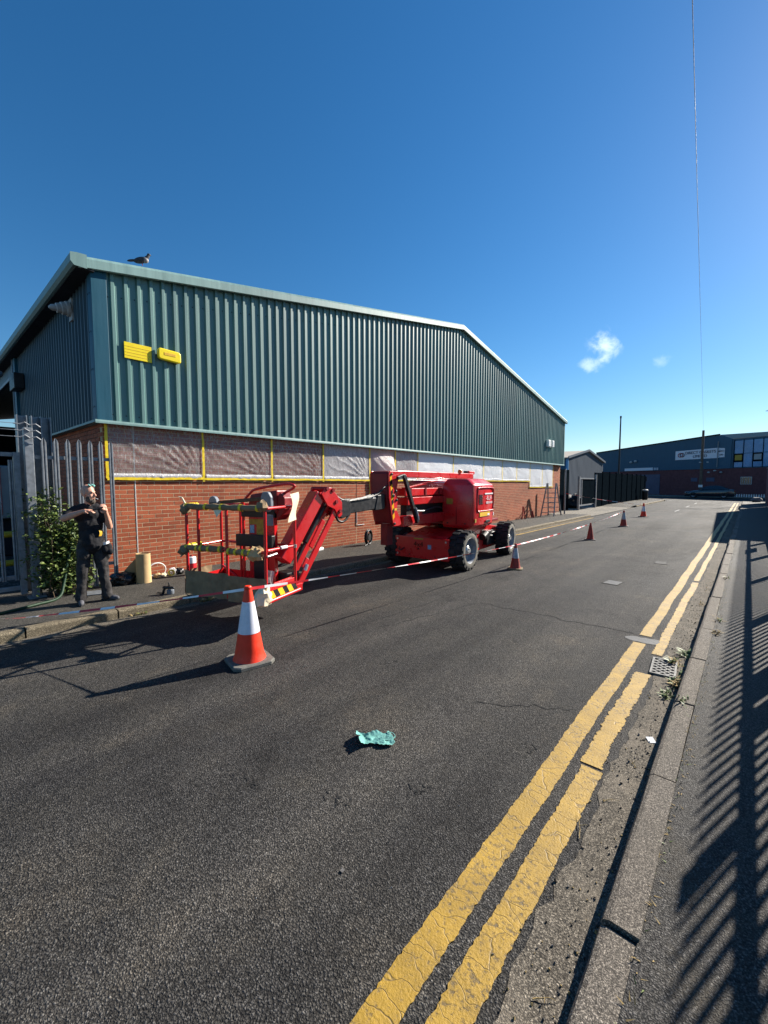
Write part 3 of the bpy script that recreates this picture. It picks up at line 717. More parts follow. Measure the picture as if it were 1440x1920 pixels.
# roof: two sheets, verge (barge) flashing along the gable, eaves trim
XV = XC + .13
for s in (0, 1):
    ya, yb = (Y0 - .18, YM) if s == 0 else (Y1 + .18, YM)
    za = EAVE + .02 - .18 * (APEX - EAVE) / ((Y1 - Y0) / 2); zb = APEX + .02
    m = MB(); m.prism([(ya, za), (yb, zb), (yb, zb + .07), (ya, za + .07)], BX, XC + .02, 'x'); m.build('roof_sheet', 'roof_sheet', wh)
    nsec = 5
    for i in range(nsec):
        t0, t1 = i / nsec, (i + 1) / nsec
        p0 = (ya + (yb - ya) * t0, za + (zb - za) * t0 + random.uniform(-.002, .002)); p1 = (ya + (yb - ya) * t1, za + (zb - za) * t1)
        m = MB()
        # folded verge: upper sloping face, front face, returned lower lip
        def ring(p): return [(XC + .02, p[0], p[1] + .115), (XV - .03, p[0], p[1] + .10), (XV, p[0], p[1] + .055), (XV, p[0], p[1] - .075), (XV - .03, p[0], p[1] - .085), (XV - .03, p[0], p[1] - .07), (XC + .02, p[0], p[1] - .06)]
        ra, rb = ring(p0), ring(p1); q = len(ra)
        m.add(ra + rb, [(a, a + 1, q + a + 1, q + a) if s == 0 else (a, q + a, q + a + 1, a + 1) for a in range(q - 1)] + [tuple(range(q)), tuple(range(2 * q - 1, q - 1, -1))])
        m.build('verge_flashing', 'fascia_green', wh)
ya = Y0 - .18; za = EAVE + .02 - .18 * (APEX - EAVE) / ((Y1 - Y0) / 2)
mb = MB(); mb.prism([(ya - .10, za + .10), (ya - .02, za + .12), (ya + .1, za + .12), (ya + .1, za - .06), (ya - .06, za - .06), (ya - .10, za - .02)], BX, XV, 'x'); mb.build('eaves_gutter', 'fascia_green', wh)
mb = MB(); mb.box(BX, XV - .02, ya - .02, Y0 + .03, za - .075, za - .05); mb.build('soffit', 'void_dark', wh)
mb = MB(); mb.prism([(ya - .105, za + .105), (ya - .02, za + .125), (ya + .11, za + .135), (ya + .11, za - .075), (ya - .06, za - .075), (ya - .105, za - .02)], XV, XV + .006, 'x'); mb.build('gutter_end', 'fascia_green', wh)
mb = MB(); mb.box(BX, BX + .2, Y0 + .1, Y1 - .1, 0, 5.1); mb.box(BX, XC - .3, Y1 - .35, Y1 - .15, 0, 5.1); mb.build('rear_walls', 'cladding_far', wh)
# ------------------------------------------------------------------ masking film and tape on the brickwork
EDG = [2.235, 3.89, 5.47, 6.99, 8.72, 9.86, 11.01, 13.19, 15.51, 17.23, 18.73, 20.30, 21.94, 23.49]
ORD = ['first', 'second', 'third', 'fourth', 'fifth', 'sixth', 'seventh', 'eighth', 'ninth', 'tenth', 'eleventh', 'twelfth', 'last']
for i in range(13):
    a, b = EDG[i], EDG[i + 1]
    bot = 1.835; bulge = .012; fm = 'film_clear' if i < 3 else ('film_mid' if i == 3 else ('film_billow' if i == 4 else 'film_mid' if i == 5 else 'film_grazing_white'))
    lab = '%s masking film sheet from the corner, taped over the bricks' % ORD[i]
    if i == 0: lab = 'creased clear film taped over bricks at the warehouse corner, beside the fence'
    if i == 4: bot = 1.50; bulge = .24; lab = 'billowing shiny film sheet hanging lower, just behind the lift boom'
    if i in (11, 12): bot = 1.53; lab = ('white film sheet with low hem, second from the far end' if i == 11 else 'white film sheet with low hem at the far end of the wall')
    if 6 <= i <= 10: lab = 'white masking film sheet, %s from the corner, past the red lift' % ORD[i]
    t = thing('masking_film', lab, 'plastic sheet', (WX, (a + b) / 2, bot), 0, 'film sheets taped along the warehouse wall')
    top = CB - .03
    def fn(u, v, a=a, b=b, bot=bot, top=top, bulge=bulge, i=i):
        y = a + (b - a) * u; z = bot + (top - bot) * v
        edge = min(1, 8 * min(u, 1 - u)) * min(1, 6 * min(v, 1 - v))
        # creases fan out of a lower corner, others run slantwise
        ang = math.atan2(z - bot + .02, (b - y) + .03); rad = math.hypot(z - bot, b - y)
        c1 = max(0, math.sin(ang * 34 + i * 2 + 2 * noise.noise(Vector((y * 3, z * 3, i))))) ** 3 * math.exp(-rad * 0.9)
        c2 = abs(noise.noise(Vector((y * 7 + z * 5, z * 2 - y * 2, i * 3.3)))) * .6
        c3 = noise.noise(Vector((y * 1.5, z * 1.5, i * 7.7)))
        d = .016 + edge * (.034 * c1 + .018 * c2 + .02 * max(0, c3) + bulge * math.sin(math.pi * min(1, v * 1.1)) ** 1.0 * (math.sin(math.pi * u ** 1.6)))
        return (WX + d, y, z)
    n = 60 if i < 5 else 26
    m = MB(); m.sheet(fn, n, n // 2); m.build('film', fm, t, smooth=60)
    # gathered hem along the lower edge
    def fh(u, v, a=a, b=b, bot=bot, i=i):
        y = a + .05 + (b - a - .1) * u; z = bot + (.045 + .035 * (1 + noise.noise(Vector((u * 2.2, i, 2)))) * (1 if i < 9 else .6)) * v
        d = .034 + .012 * abs(noise.noise(Vector((y * 14, z * 9, i)))) + .012 * math.sin(v * 3.1) + (.02 if bulge > .05 else 0)
        return (WX + d, y, z)
    m = MB(); m.sheet(fh, 50 if i < 5 else 20, 3); m.build('gathered_hem', 'film_hem', t, smooth=60)
    tw = .045 if i < 6 else .038
    def tapestrip(p0, p1, w, k, x=WX + .030):
        m = MB(); n_ = 22; vs_ = []
        for q in range(n_ + 1):
            s_ = q / n_; y = p0[0] + (p1[0] - p0[0]) * s_; z = p0[1] + (p1[1] - p0[1]) * s_
            dy, dz = p1[0] - p0[0], p1[1] - p0[1]; L = math.hypot(dy, dz); ny, nz = -dz / L, dy / L
            o_ = .007 * wob(s_ * 6, 1, k); ww = w * (1 + .22 * wob(s_ * 11, 1, k + 5)); xx = x + .0055 + .005 * wob(s_ * 16, 1, k + 2)
            vs_ += [(xx, y + ny * (o_ - ww / 2), z + nz * (o_ - ww / 2)), (xx, y + ny * (o_ + ww / 2), z + nz * (o_ + ww / 2))]
        m.add(vs_, [(2 * q, 2 * q + 2, 2 * q + 3, 2 * q + 1) for q in range(n_)]); return m
    lft = bot - .06 if i else bot - .02
    tapestrip((a, lft), (a, top), tw, i * 3.3).build('tape_strip', 'tape_yellow', t)
    tapestrip((a - .01, bot - .01 + .012 * random.uniform(-1, 1)), (b + .01, bot - .01 + .012 * random.uniform(-1, 1)), tw * (1.3 if i == 4 else 1), i * 5.1 + 1, WX + .036).build('tape_strip', 'tape_yellow', t)
    if i in (4, 12): tapestrip((b - .01, bot - .03), (b - .01, top), tw, i * 2.3, WX + .033).build('tape_strip', 'tape_yellow', t)

# ------------------------------------------------------------------ fittings on the warehouse
t = thing('wall_sign', 'blank yellow painted sign plate high on the green cladding', 'sign', (XC + .04, 2.74, 3.86))
MB().box(0, .012, -.215, .215, .0, .27).build('plate', 'sign_yellow', t, world=False, bevel=.004)
m = MB(); [m.box(.012, .0145, -.20, .20, z, z + .006) for z in (.05, .10, .15, .20)]; m.build('ridge_lines', 'sticker_yellow', t, world=False)
t = thing('alarm_box', 'yellow painted alarm box with rounded ends next to yellow sign plate', 'alarm box', (XC + .04, 3.245, 3.95))
m = MB(); m.prism([(-.2, .03), (-.17, 0), (.15, -.02), (.2, .0), (.2, .15), (.17, .185), (-.17, .2), (-.2, .17)], 0, .07, 'x'); m.build('housing', 'sign_yellow', t, world=False, bevel=.025)
m = MB(); m.box(.068, .074, -.10, .10, .08, .13); m.build('faint_badge', 'sticker_yellow', t, world=False, bevel=.003)
for (y, w, lab) in ((22.2, .34, 'larger white box fixed high on cladding near far corner'), (22.75, .28, 'smaller white box fixed high on cladding near far corner')):
    t = thing('junction_box', lab, 'box', (XC + .04, y, 3.62), 0, 'white boxes on far cladding')
    MB().box(0, .12, -w / 2, w / 2, 0, .36).build('housing', 'white_plastic', t, world=False, bevel=.015)
    MB().box(.12, .135, -w / 2 + .03, w / 2 - .03, .03, .33).build('lid', 'white_plastic', t, world=False, bevel=.008)
t = thing('wall_lamp', 'white conical lamp on a bracket under the eaves', 'lamp', (-9.3, Y0, 4.75))
MB().box(-.09, .09, -.02, .02, -.10, .28).build('back_plate', 'white_dull', t, world=False, bevel=.006)
Mx = Matrix.Rotation(R(100), 3, 'X')
m = MB(); m.lathe([(.13, 0), (.125, .05), (.11, .06), (.105, .12), (.085, .13), (.08, .19), (.055, .2), (.05, .26), (.02, .30)], 20, (0, -.03, .10), Mx); m.build('ribbed_cone', 'white_dull', t, world=False, smooth=40)
t = thing('security_camera', 'grey bullet security camera on a dark bracket by the dock opening', 'camera', (-14.4, Y0 - .1, 4.25))
m = MB(); m.box(-.35, .35, -.1, .1, -.10, .28); m.build('bracket', 'black_steel', t, world=False, bevel=.01)
m = MB(); m.tube([(-.25, -.30, .30), (.35, -.62, -.02)], .085, 14); m.build('housing', 'white_dull', t, world=False, smooth=40)
m = MB(); m.tube([(.35, -.62, -.02), (.37, -.63, -.03)], .065, 14); m.build('lens', 'black_steel', t, world=False, smooth=40)

# pigeon on the verge
t = thing('pigeon', 'grey pigeon perched on the roof edge above the corner', 'bird', (-8.0, 2.83, 5.465), R(62)); t.scale = (.8, .8, .8)
m = MB(); m.ell((0, 0, .10), (.15, .062, .065), (0, R(-18), 0)); m.ell((-.17, 0, .065), (.10, .04, .022), (0, R(-14), 0)); m.cap((.09, 0, .14), (.135, 0, .20), .045, .033); m.ell((.15, 0, .235), (.036, .03, .032)); m.cap((.18, 0, .23), (.205, 0, .222), .010, .004)
remesh(m, 'body', 'bird_grey', .008, t)
m = MB(); m.ell((.075, 0, .115), (.072, .057, .062)); m.build('breast', 'bird_pale', t, world=False, smooth=60)
m = MB(); m.tube([(.02, .02, .05), (.025, .02, 0)], .006, 6); m.tube([(.02, -.02, .05), (.025, -.02, 0)], .006, 6); m.build('feet', 'cone_old', t, world=False)

# ------------------------------------------------------------------ palisade fence, gate and things at the left
def pale_mesh(h, mat='galvanised', w=.066, tip=True, dp=1.0):
    """W-section pale with a pointed top"""
    m = MB(); xs = [(-w / 2, .018), (-w / 2 + .008, .0), (-w / 6, .0), (0, .016), (w / 6, .0), (w / 2 - .008, .0), (w / 2, .018)]
    n = len(xs); vs_ = []
    tops = [h - .07, h - .05, h - .012, h, h - .012, h - .05, h - .07] if tip else [h] * 7
    for (y, x), zt in zip(xs, tops): vs_ += [(-x * dp, y, 0), (-x * dp, y, zt), (-x * dp + .003, y, 0), (-x * dp + .003, y, zt)]
    fs = []
    for i in range(n - 1):
        a, b = 4 * i, 4 * i + 4
        fs += [(a, a + 1, b + 1, b), (a + 2, b + 2, b + 3, a + 3), (a + 1, a + 3, b + 3, b + 1)]
    m.add(vs_, fs); return m.mesh('pale', mat)
fl = thing('palisade_fence', 'galvanised palisade fence panel with leafy bush growing through it', 'fence', (-7.76, 1.16, .09))
pme = pale_mesh(2.30)
for i in range(7): inst('pale', pme, fl, (.02, .17 + .142 * i, .02 + .006 * random.uniform(-1, 1)), (0, R(random.uniform(-.3, .3)), 0))
for z in (2.03, .35):
    m = MB(); m.box(-.05, -.012, .05, 1.06, z - .025, z + .025); m.build('rail', 'galvanised', fl, world=False)
m = MB(); m.box(-.055, .055, -.05, .05, 0, 2.44); m.box(-.06, .06, -.055, .055, 2.20, 2.21); m.build('post', 'galvanised', fl, world=False, bevel=.005)
m = MB(); m.box(-.1, .1, -.1, .1, -.05, .02); m.build('base_plate', 'galvanised', fl, world=False)
t = thing('barbed_wire', 'three strands of barbed wire on white brackets above the gate post', 'wire', (-7.72, 1.12, 2.45))
for k in range(3):
    z = .12 - .09 * k
    m = MB(); m.tube([(0.06, .17, z - .03), (0.06, .12, z + .01), (.06, .05, z - .01), (.06, 0, z + .025), (.06, -.06, z - .005), (.06, -.12, z)], .009, 6); m.build('bracket', 'galvanised', t, world=False)
    m = MB(); m.tube([(0.06, -.12, z), (.05, -1.4, z + .01)], .004, 5); m.build('wire', 'galvanised', t, world=False)
for (y0, y1, lab) in ((1.12, 1.245, 'narrow galvanised steel column behind the gate, left of the pair'), (1.29, 1.53, 'wide galvanised steel column behind the gate, right of the pair')):
    t = thing('steel_column', lab, 'post', (-8.42, (y0 + y1) / 2, .05), 0, 'steel columns behind the gate')
    h = 2.72; d = (y1 - y0) / 2
    MB().box(.0, .012, -d, d, 0, h).build('web', 'galvanised', t, world=False)
    for y in (-d, d - .012): MB().box(.012, .14, y, y + .012, 0, h).build('flange', 'galvanised', t, world=False)
    if d > .1: MB().box(.012, .14, -.006, .006, 0, h).build('flange', 'galvanised', t, world=False)
gt = thing('palisade_gate', 'grey palisade gate leaf at the left edge, shut in front of yellow rails', 'gate', (-7.86, -1.6, .09))
gp = pale_mesh(1.72, tip=False, w=.05)
for i in range(18): inst('pale', gp, gt, (.02, .22 + .138 * i, .26))
for z in (2.06, .30, .14):
    m = MB(); m.box(-.06, -.01, .0, 2.66, z - .028, z + .028); m.build('rail', 'galvanised', gt, world=False)
m = MB(); m.box(-.04, .04, 2.60, 2.67, .05, 2.09); m.build('stile', 'galvanised', gt, world=False)
t = thing('guard_rail', 'yellow tubular guard rail behind the gate', 'barrier', (-10.2, .5, 0))
for z in (.80, .27):
    m = MB(); m.tube([(0, -2, z), (0, .98, z)], .058, 12); m.build('rail', 'barrier_yellow', t, world=False, smooth=40)
for y in (-1.6, .9):
    m = MB(); m.tube([(0, y, -.05), (0, y, .86)], .05, 12); m.build('upright', 'barrier_yellow', t, world=False, smooth=40)
t = thing('container', 'pale grey container end with a red stripe behind the gate', 'container', (-13.2, 1.2, 0))
MB().box(-2.4, 0, -1.6, .62, .9, 2.15).build('body', 'blind_grey', t, world=False, bevel=.06)
MB().box(0, .012, -.05, .24, 1.0, 2.13).build('stripe', 'red_paint', t, world=False)
MB().box(-2.2, -.2, -1.4, .5, .0, .9).build('underframe', 'void_dark', t, world=False)
# bush through the fence
def bush(name, loc, spec, n, label, cat, size=(.022, .05), mats=('leaf_green', 'leaf_dark')):
    t = thing(name, label, cat, loc); rnd = random.Random(len(label))
    st = MB(); tips = []
    for k in range(spec['stems']):
        a = rnd.uniform(0, 6.28); bx, by = rnd.gauss(0, .07), rnd.gauss(0, .12)
        p = [Vector((bx, by, 0))]; hh = rnd.uniform(.5, 1) * spec['h']
        for s_ in range(6): p.append(p[-1] + Vector((rnd.gauss(0, spec['rx'] * .25), rnd.gauss(0, spec['ry'] * .25), hh / 6)))
        st.tube(p, [.008 - .001 * q for q in range(7)], 5); tips += p[1:]
    st.build('stems', 'stem_brown', t, world=False)
    for li, mt in enumerate(mats):
        m = MB()
        for k in range(n // len(mats)):
            b = rnd.choice(tips); c = b + Vector((rnd.gauss(0, spec['rx'] * .42), rnd.gauss(0, spec['ry'] * .42), rnd.gauss(0, .09)))
            if c.z < .02: c.z = rnd.uniform(.02, .2)
            L = rnd.uniform(*size) * 1.5; W = L * rnd.uniform(.5, .75)
            e = Euler((rnd.gauss(.5, .5), rnd.gauss(0, .5), rnd.uniform(0, 6.28))).to_matrix()
            pts = [(0, 0, 0), (W * .5, L * .35, L * .06), (W * .35, L * .75, 0), (0, L, -L * .12), (-W * .35, L * .75, 0), (-W * .5, L * .35, L * .06)]
            m.add([c + e @ Vector(p) for p in pts], [(0, 1, 2, 3), (0, 3, 4, 5)])
        m.build('foliage', mt, t, world=False, kind='stuff')
    return t
bush('bush', (-7.68, 1.47, .08), dict(stems=26, h=1.5, rx=.14, ry=.19), 4200, 'leafy green bush growing through the palisade fence beside the man', 'bush', (.028, .052))

# green hose snaking from the fence to the pavement edge
def smooth_path(pts, n=8):
    out = []; P = [Vector(p) for p in pts]
    for i in range(len(P) - 1):
        p0 = P[max(0, i - 1)]; p1 = P[i]; p2 = P[i + 1]; p3 = P[min(len(P) - 1, i + 2)]
        for k in range(n):
            t = k / n
            out.append(.5 * ((2 * p1) + (p2 - p0) * t + (2 * p0 - 5 * p1 + 4 * p2 - p3) * t * t + (3 * p1 - p0 - 3 * p2 + p3) * t ** 3))
    out.append(P[-1]); return out
m = MB(); m.tube(smooth_path([(-7.62, 1.62, 1.0), (-7.52, 1.50, .62), (-7.42, 1.42, .3), (-7.27, 1.32, .13), (-7.12, 1.05, .118), (-6.97, .66, .118), (-6.86, .3, .118), (-6.9, -.4, .118)]), .019, 8)
o = m.build('hose', 'hose_green', smooth=50); tag(o, 'dark green hose trailing from fence across pavement', 'hose')
# ------------------------------------------------------------------ red articulated boom lift
lift = thing('boom_lift', 'red articulated boom lift with basket lowered beside the brick wall', 'boom lift', (-4.98, 7.2, 0), R(5))
def lp(name, m, mat, parent=None, **k): return m.build(name, mat, parent or lift, world=False, **k)
# wheels
def wheel_meshes():
    t = MB(); r, w = .395, .30
    Mx = Matrix.Rotation(R(90), 3, 'Y')
    t.lathe([(.262, -w / 2), (.30, -w / 2 - .004), (.355, -w / 2 + .004), (.378, -w / 2 + .03), (.378, w / 2 - .03), (.355, w / 2 - .004), (.30, w / 2 + .004), (.262, w / 2)], 40, M=Mx, caps=False)
    n = 18
    for i in range(n):                       # deep block tread, two staggered rows
        for s in (-1, 1):
            a = 2 * math.pi * (i + (.5 if s > 0 else 0)) / n
            rot = Matrix.Rotation(a, 4, 'X')
            t.box(min(.012 * s, s * (w / 2 - .004)), max(.012 * s, s * (w / 2 - .004)), -.036, .036, .360, .402, 0, rot)
            t.box(min(s * (w / 2 - .02), s * (w / 2 + .006)), max(s * (w / 2 - .02), s * (w / 2 + .006)), -.036, .036, .335, .392, 0, rot)
    sw = MB(); sw.lathe([(.262, .0), (.285, .006), (.34, .003), (.352, -.004)], 40, (w / 2 + .004, 0, 0), Mx, caps=False)
    rim = MB(); rim.lathe([(.266, w / 2 - .002), (.258, w / 2 + .004), (.246, w / 2 - .01), (.235, w / 2 - .09), (.12, w / 2 - .115), (.11, w / 2 - .10), (.0, w / 2 - .10)], 36, M=Mx, caps=False)
    rim.lathe([(.262, -w / 2), (.24, -w / 2 + .02), (0, -w / 2 + .03)], 30, M=Mx, caps=False)
    hub = MB(); hub.lathe([(.092, w / 2 - .115), (.092, w / 2 - .06), (.078, w / 2 - .045), (.045, w / 2 - .042), (.04, w / 2 - .015), (0, w / 2 - .013)], 20, M=Mx, caps=False)
    nut = MB()
    for i in range(8):
        a = 2 * math.pi * i / 8; nut.lathe([(.011, 0), (.011, .02)], 6, (w / 2 - .115, .145 * math.cos(a), .145 * math.sin(a)), Mx)
    return t.mesh('tyre', 'rubber', 35), sw.mesh('sidewall', 'rubber_dusty', 40), rim.mesh('rim', 'rim_grey', 35), hub.mesh('hub', 'silver', 35), nut.mesh('wheel_nuts', 'silver')
tyre, sidew, rimm, hubm, nutm = wheel_meshes()
for (x, y, s, steer) in ((.73, 0.03, 1, 0), (.73, 2.38, 1, R(5)), (-.78, 0.0, -1, 0), (-.78, 2.38, -1, R(5))):
    w = inst('wheel', tyre, lift, (x, y, .40), (random.uniform(0, 1), 0, (0 if s > 0 else math.pi) + steer))
    inst('sidewall', sidew, w); inst('rim', rimm, w); inst('hub', hubm, w); nn = inst('wheel_nuts', nutm, w); nn['kind'] = 'stuff'
# chassis
m = MB(); m.prism([(-.34, .20), (-.34, .60), (-.2, .66), (.55, .76), (1.9, .76), (2.5, .66), (2.72, .60), (2.72, .24), (2.5, .20)], -.50, .50, 'x'); chassis = lp('chassis', m, 'red_paint', bevel=.02)
m = MB(); m.box(-.66, .60, -.37, -.30, .20, .64); lp('end_plate', m, 'red_paint', chassis, bevel=.012)
m = MB(); m.prism([(-.15, .24), (-.15, .52), (.15, .58), (.75, .58), (.75, .3)], -.76, -.5, 'x'); lp('axle_beam', m, 'red_dark')
m = MB(); m.box(-.62, .62, -.09, .09, .33, .50); lp('axle_beam', m, 'red_dark', bevel=.02)
m = MB(); m.box(-.62, .62, 2.28, 2.46, .33, .50); lp('axle_beam', m, 'red_dark', bevel=.02)
m = MB(); m.tube([(.5, 2.15, .42), (.62, 2.0, .47), (.60, 1.75, .5), (.45, 1.6, .5)], .03, 8); m.tube([(.5, 2.2, .56), (.66, 2.1, .60), (.55, 1.7, .55)], .02, 8); lp('hydraulic_hose', m, 'black_steel', smooth=50)
m = MB(); m.box(.50, .60, 1.55, 2.0, .30, .62); m.lathe([(.085, 0), (.085, .22), (.05, .26)], 16, (.56, 1.35, .50), Matrix.Rotation(R(-70), 3, 'X')); lp('drive_motor', m, 'black_steel', bevel=.01)
m = MB(); m.lathe([(.50, .74), (.50, .80), (.46, .82), (.46, .88)], 36, (0, 1.15, 0)); lp('turntable', m, 'black_steel', smooth=40)
m = MB(); m.box(-.20, .02, -.3725, -.3705, .592, .622); lp('warning_sticker', m, 'sticker_dim', chassis)
m = MB(); m.box(.13, .21, -.374, -.371, .41, .50); lp('notice_sticker', m, 'sticker_blue', chassis)
text('lettering', '4x4', .15, 'ink_black', lift, xf(lift) @ frame((-.09, -.372, .49), (1, 0, 0), (0, 0, 1)))
m = MB(); m.add([(-.12, -.3725, .385), (-.06, -.3725, .385), (-.09, -.3725, .43)], [(0, 1, 2)]); lp('load_mark', m, 'ink_black', chassis)
m = MB()
for x in (-.55, -.3, .3, .5): m.lathe([(.014, 0), (.014, .012)], 6, (x, -.371, .27), Matrix.Rotation(R(90), 3, 'X'))
bo = lp('bolts', m, 'black_steel', chassis); bo['kind'] = 'stuff'
# turret deck and hoods
m = MB(); m.box(-.70, .70, .32, 1.95, .86, .92); m.prism([(.4, .92), (1.9, .92), (1.9, 1.4), (1.2, 1.5)], -.22, -.1, 'x'); lp('turret_deck', m, 'red_dark', bevel=.01)
def hood(x0, x1, parent):
    m = MB(); y0, y1 = .30, 1.42
    # lofted rings, pulled in at the top and rounded in plan
    def ringp(z, ins):
        a0, a1, b0, b1 = x0 + ins * .4, x1 - ins, y0 + ins * .6, y1 - ins * .8; c = .10
        return [(a0, b0, z), (a1 - c, b0, z), (a1 - c * .3, b0 + c * .3, z), (a1, b0 + c, z), (a1, b1 - c, z), (a1 - c * .3, b1 - c * .3, z), (a1 - c, b1, z), (a0, b1, z)]
    lv = [(.80, .05), (.86, .0), (1.25, -.012), (1.69, 0), (1.72, .015), (1.825, .15), (1.835, .20)]
    rings = [ringp(z, i) for z, i in lv]; vs_ = [p for r_ in rings for p in r_]; k = 8
    fs = [(i * k + a, i * k + (a + 1) % k, (i + 1) * k + (a + 1) % k, (i + 1) * k + a) for i in range(len(lv) - 1) for a in range(k)]
    fs += [tuple(range(k))[::-1], tuple((len(lv) - 1) * k + a for a in range(k))]
    m.add(vs_, fs); return m
hd = lp('engine_hood', hood(.10, .80, lift), 'red_paint', smooth=28)
b = hd.modifiers.new('bevel', 'BEVEL'); b.width = .018; b.segments = 2; b.limit_method = 'ANGLE'; b.angle_limit = R(25)
m = hood(.10, .80, lift); m.v = [(-p[0] - .12, p[1], p[2]) for p in m.v]; m.f = [f[::-1] for f in m.f]; lp('engine_hood', m, 'red_paint', smooth=38)
# raised rim round a recessed vent panel on the road side
m = MB(); xx = .815
m.tube(smooth_path([(xx, .50, 1.17), (xx, .46, 1.24), (xx, .50, 1.60), (xx, .56, 1.64), (xx - .004, 1.05, 1.645), (xx - .004, 1.30, 1.63), (xx, 1.34, 1.56), (xx, 1.33, 1.2), (xx, 1.27, 1.15), (xx, .55, 1.15), (xx, .50, 1.17)], 3), .016, 8); lp('panel_rim', m, 'red_paint', hd, smooth=60)
m = MB()
for i in range(6): m.box(.812, .822, .56, .76, 1.30 + .036 * i, 1.318 + .036 * i)
lp('vent_louvres', m, 'black_steel', hd, kind='stuff')
fr = xf(lift)
m = MB(); m.box(.814, .819, .86, 1.30, 1.50, 1.53); lp('text_stripe', m, 'white_plastic', hd)
text('lettering', '-E.L.P-', .125, 'white_plastic', lift, fr @ frame((.822, 1.08, 1.42), (0, 1, 0), (0, 0, 1)))
text('lettering', '0000 00 00', .075, 'white_plastic', lift, fr @ frame((.822, 1.09, 1.32), (0, 1, 0), (0, 0, 1)))
m = MB(); m.box(.814, .820, .60, 1.14, 1.035, 1.125); lp('warning_label', m, 'sticker_yellow', hd)
m = MB(); m.box(.8205, .823, 1.0, 1.11, 1.045, 1.085); lp('warning_label', m, 'white_plastic', hd)
m = MB(); m.box(.812, .83, .92, 1.14, .885, .945); lp('hood_latch', m, 'black_steel', hd, bevel=.008)
m = MB(); m.box(.81, .822, .36, .42, .93, 1.0); lp('tag_label', m, 'sticker_dim', hd)
m = MB()
for z in (1.02, 1.2, 1.33): m.box(.78, .802, 1.385, 1.415, z, z + .07)
lp('reflector_strips', m, 'white_plastic', hd, kind='stuff')
# booms
CXB = -.05
m = MB(); m.box(CXB - .09, CXB + .11, -1.35, 1.95, 1.845, 1.975); lp('upper_boom', m, 'red_paint', bevel=.015)
m = MB(); m.tube([(.0, 1.62, 1.98), (.0, 1.62, 2.03)], .05, 14); lp('beacon_base', m, 'black_steel')
m = MB(); m.lathe([(.05, 0), (.05, .05), (.03, .075)], 14, (.05, 1.22, 1.975)); lp('beacon_lamp', m, 'orange_lamp', smooth=40)
m = MB(); m.box(CXB - .06, CXB + .10, 1.72, 2.05, 1.95, 2.035); lp('boom_end', m, 'red_paint', bevel=.02)
m = MB(); m.bar((.06, -1.15, 1.645), (.06, .45, 1.835), .08, .03); lp('link_arm', m, 'red_paint', bevel=.005)
m = MB(); m.box(CXB - .10, CXB + .15, -1.15, 1.6, 1.50, 1.645); lp('second_boom', m, 'red_paint', bevel=.012)
m = MB(); m.box(CXB - .12, CXB + .17, -1.10, 1.6, 1.33, 1.475); lp('third_boom', m, 'red_paint', bevel=.012)
m = MB(); m.box(CXB - .06, CXB + .08, -1.0, 1.5, 1.12, 1.33); lp('boom_core', m, 'black_steel')
m = MB(); m.box(CXB - .12, CXB + .18, -1.25, 1.5, .935, 1.13); lp('lower_boom', m, 'red_paint', bevel=.015)
m = MB(); m.box(.115, .135, -.75, -.6, 1.10, 1.19); lp('cable_clip', m, 'red_paint')
# knuckle plates
pl = [(-1.68, 1.955), (-1.30, 1.955), (-1.29, 1.86), (-1.40, 1.84), (-1.47, 1.62), (-1.43, 1.45), (-1.46, 1.25), (-1.36, 1.12), (-1.32, 1.0), (-1.38, .975), (-1.55, .975), (-1.60, 1.1), (-1.70, 1.5), (-1.71, 1.9)]
for x0 in (.10, -.30):
    m = MB(); m.prism(pl, x0, x0 + .022, 'x'); kn = lp('knuckle_plate', m, 'red_paint', bevel=.004)
    if x0 > 0:
        m = MB(); k = 0
        for i in range(9):
            za, zb = 1.09 + .085 * i, 1.09 + .085 * (i + 1)
            y0a, y0b = -1.585 - .010 * i * 1.1, -1.585 - .010 * (i + 1) * 1.1
            w_ = .055
            m.add([(x0 + .0245, y0a, za), (x0 + .0245, y0a + w_, za + .05), (x0 + .0245, y0b + w_, zb + .05), (x0 + .0245, y0b, zb)], [(0, 1, 2, 3)], i % 2)
        m.build('hazard_stripe', ['hazard_yellow', 'ink_black'], kn, world=False, kind='stuff')
        m = MB()
        for (yy, zz, rr) in ((-1.63, 1.90, .022), (-1.50, 1.60, .022), (-1.48, 1.44, .024), (-1.54, 1.02, .024), (-1.58, 1.52, .03)): m.lathe([(rr, 0), (rr, .018), (rr * .6, .022)], 10, (x0 + .022, yy, zz), Matrix.Rotation(R(90), 3, 'Y'))
        lp('pivot_pins', m, 'black_steel', kn, kind='stuff')
        m = MB(); m.box(x0 + .0225, x0 + .024, -1.535, -1.465, 1.255, 1.295); lp('sticker', m, 'sticker_yellow', kn)
m = MB(); m.prism([(-1.72, 1.90), (-1.68, 1.955), (-1.45, 1.955), (-1.45, 1.02), (-1.60, 1.02), (-1.72, 1.5)], -.275, .095, 'x'); lp('knuckle_head', m, 'red_dark', bevel=.03)
m = MB(); m.box(-.24, -.10, -1.46, -1.28, .60, 1.0); lp('hanger_strut', m, 'red_dark')
m = MB(); m.bar((.19, -1.33, 1.87), (.19, -.87, 1.0), .06, .075); m.tube([(.12, -1.36, 1.86), (.23, -1.36, 1.86)], .04, 12); m.bar((.19, -1.55, 1.83), (.19, -1.33, 1.88), .05, .06); lp('strut_bar', m, 'black_steel', bevel=.008)
m = MB(); m.tube([(.23, -1.0, 1.28), (.235, -.93, 1.12), (.225, -.9, 1.05)], .022, 8); lp('strut_valve', m, 'grey_plastic', smooth=50)
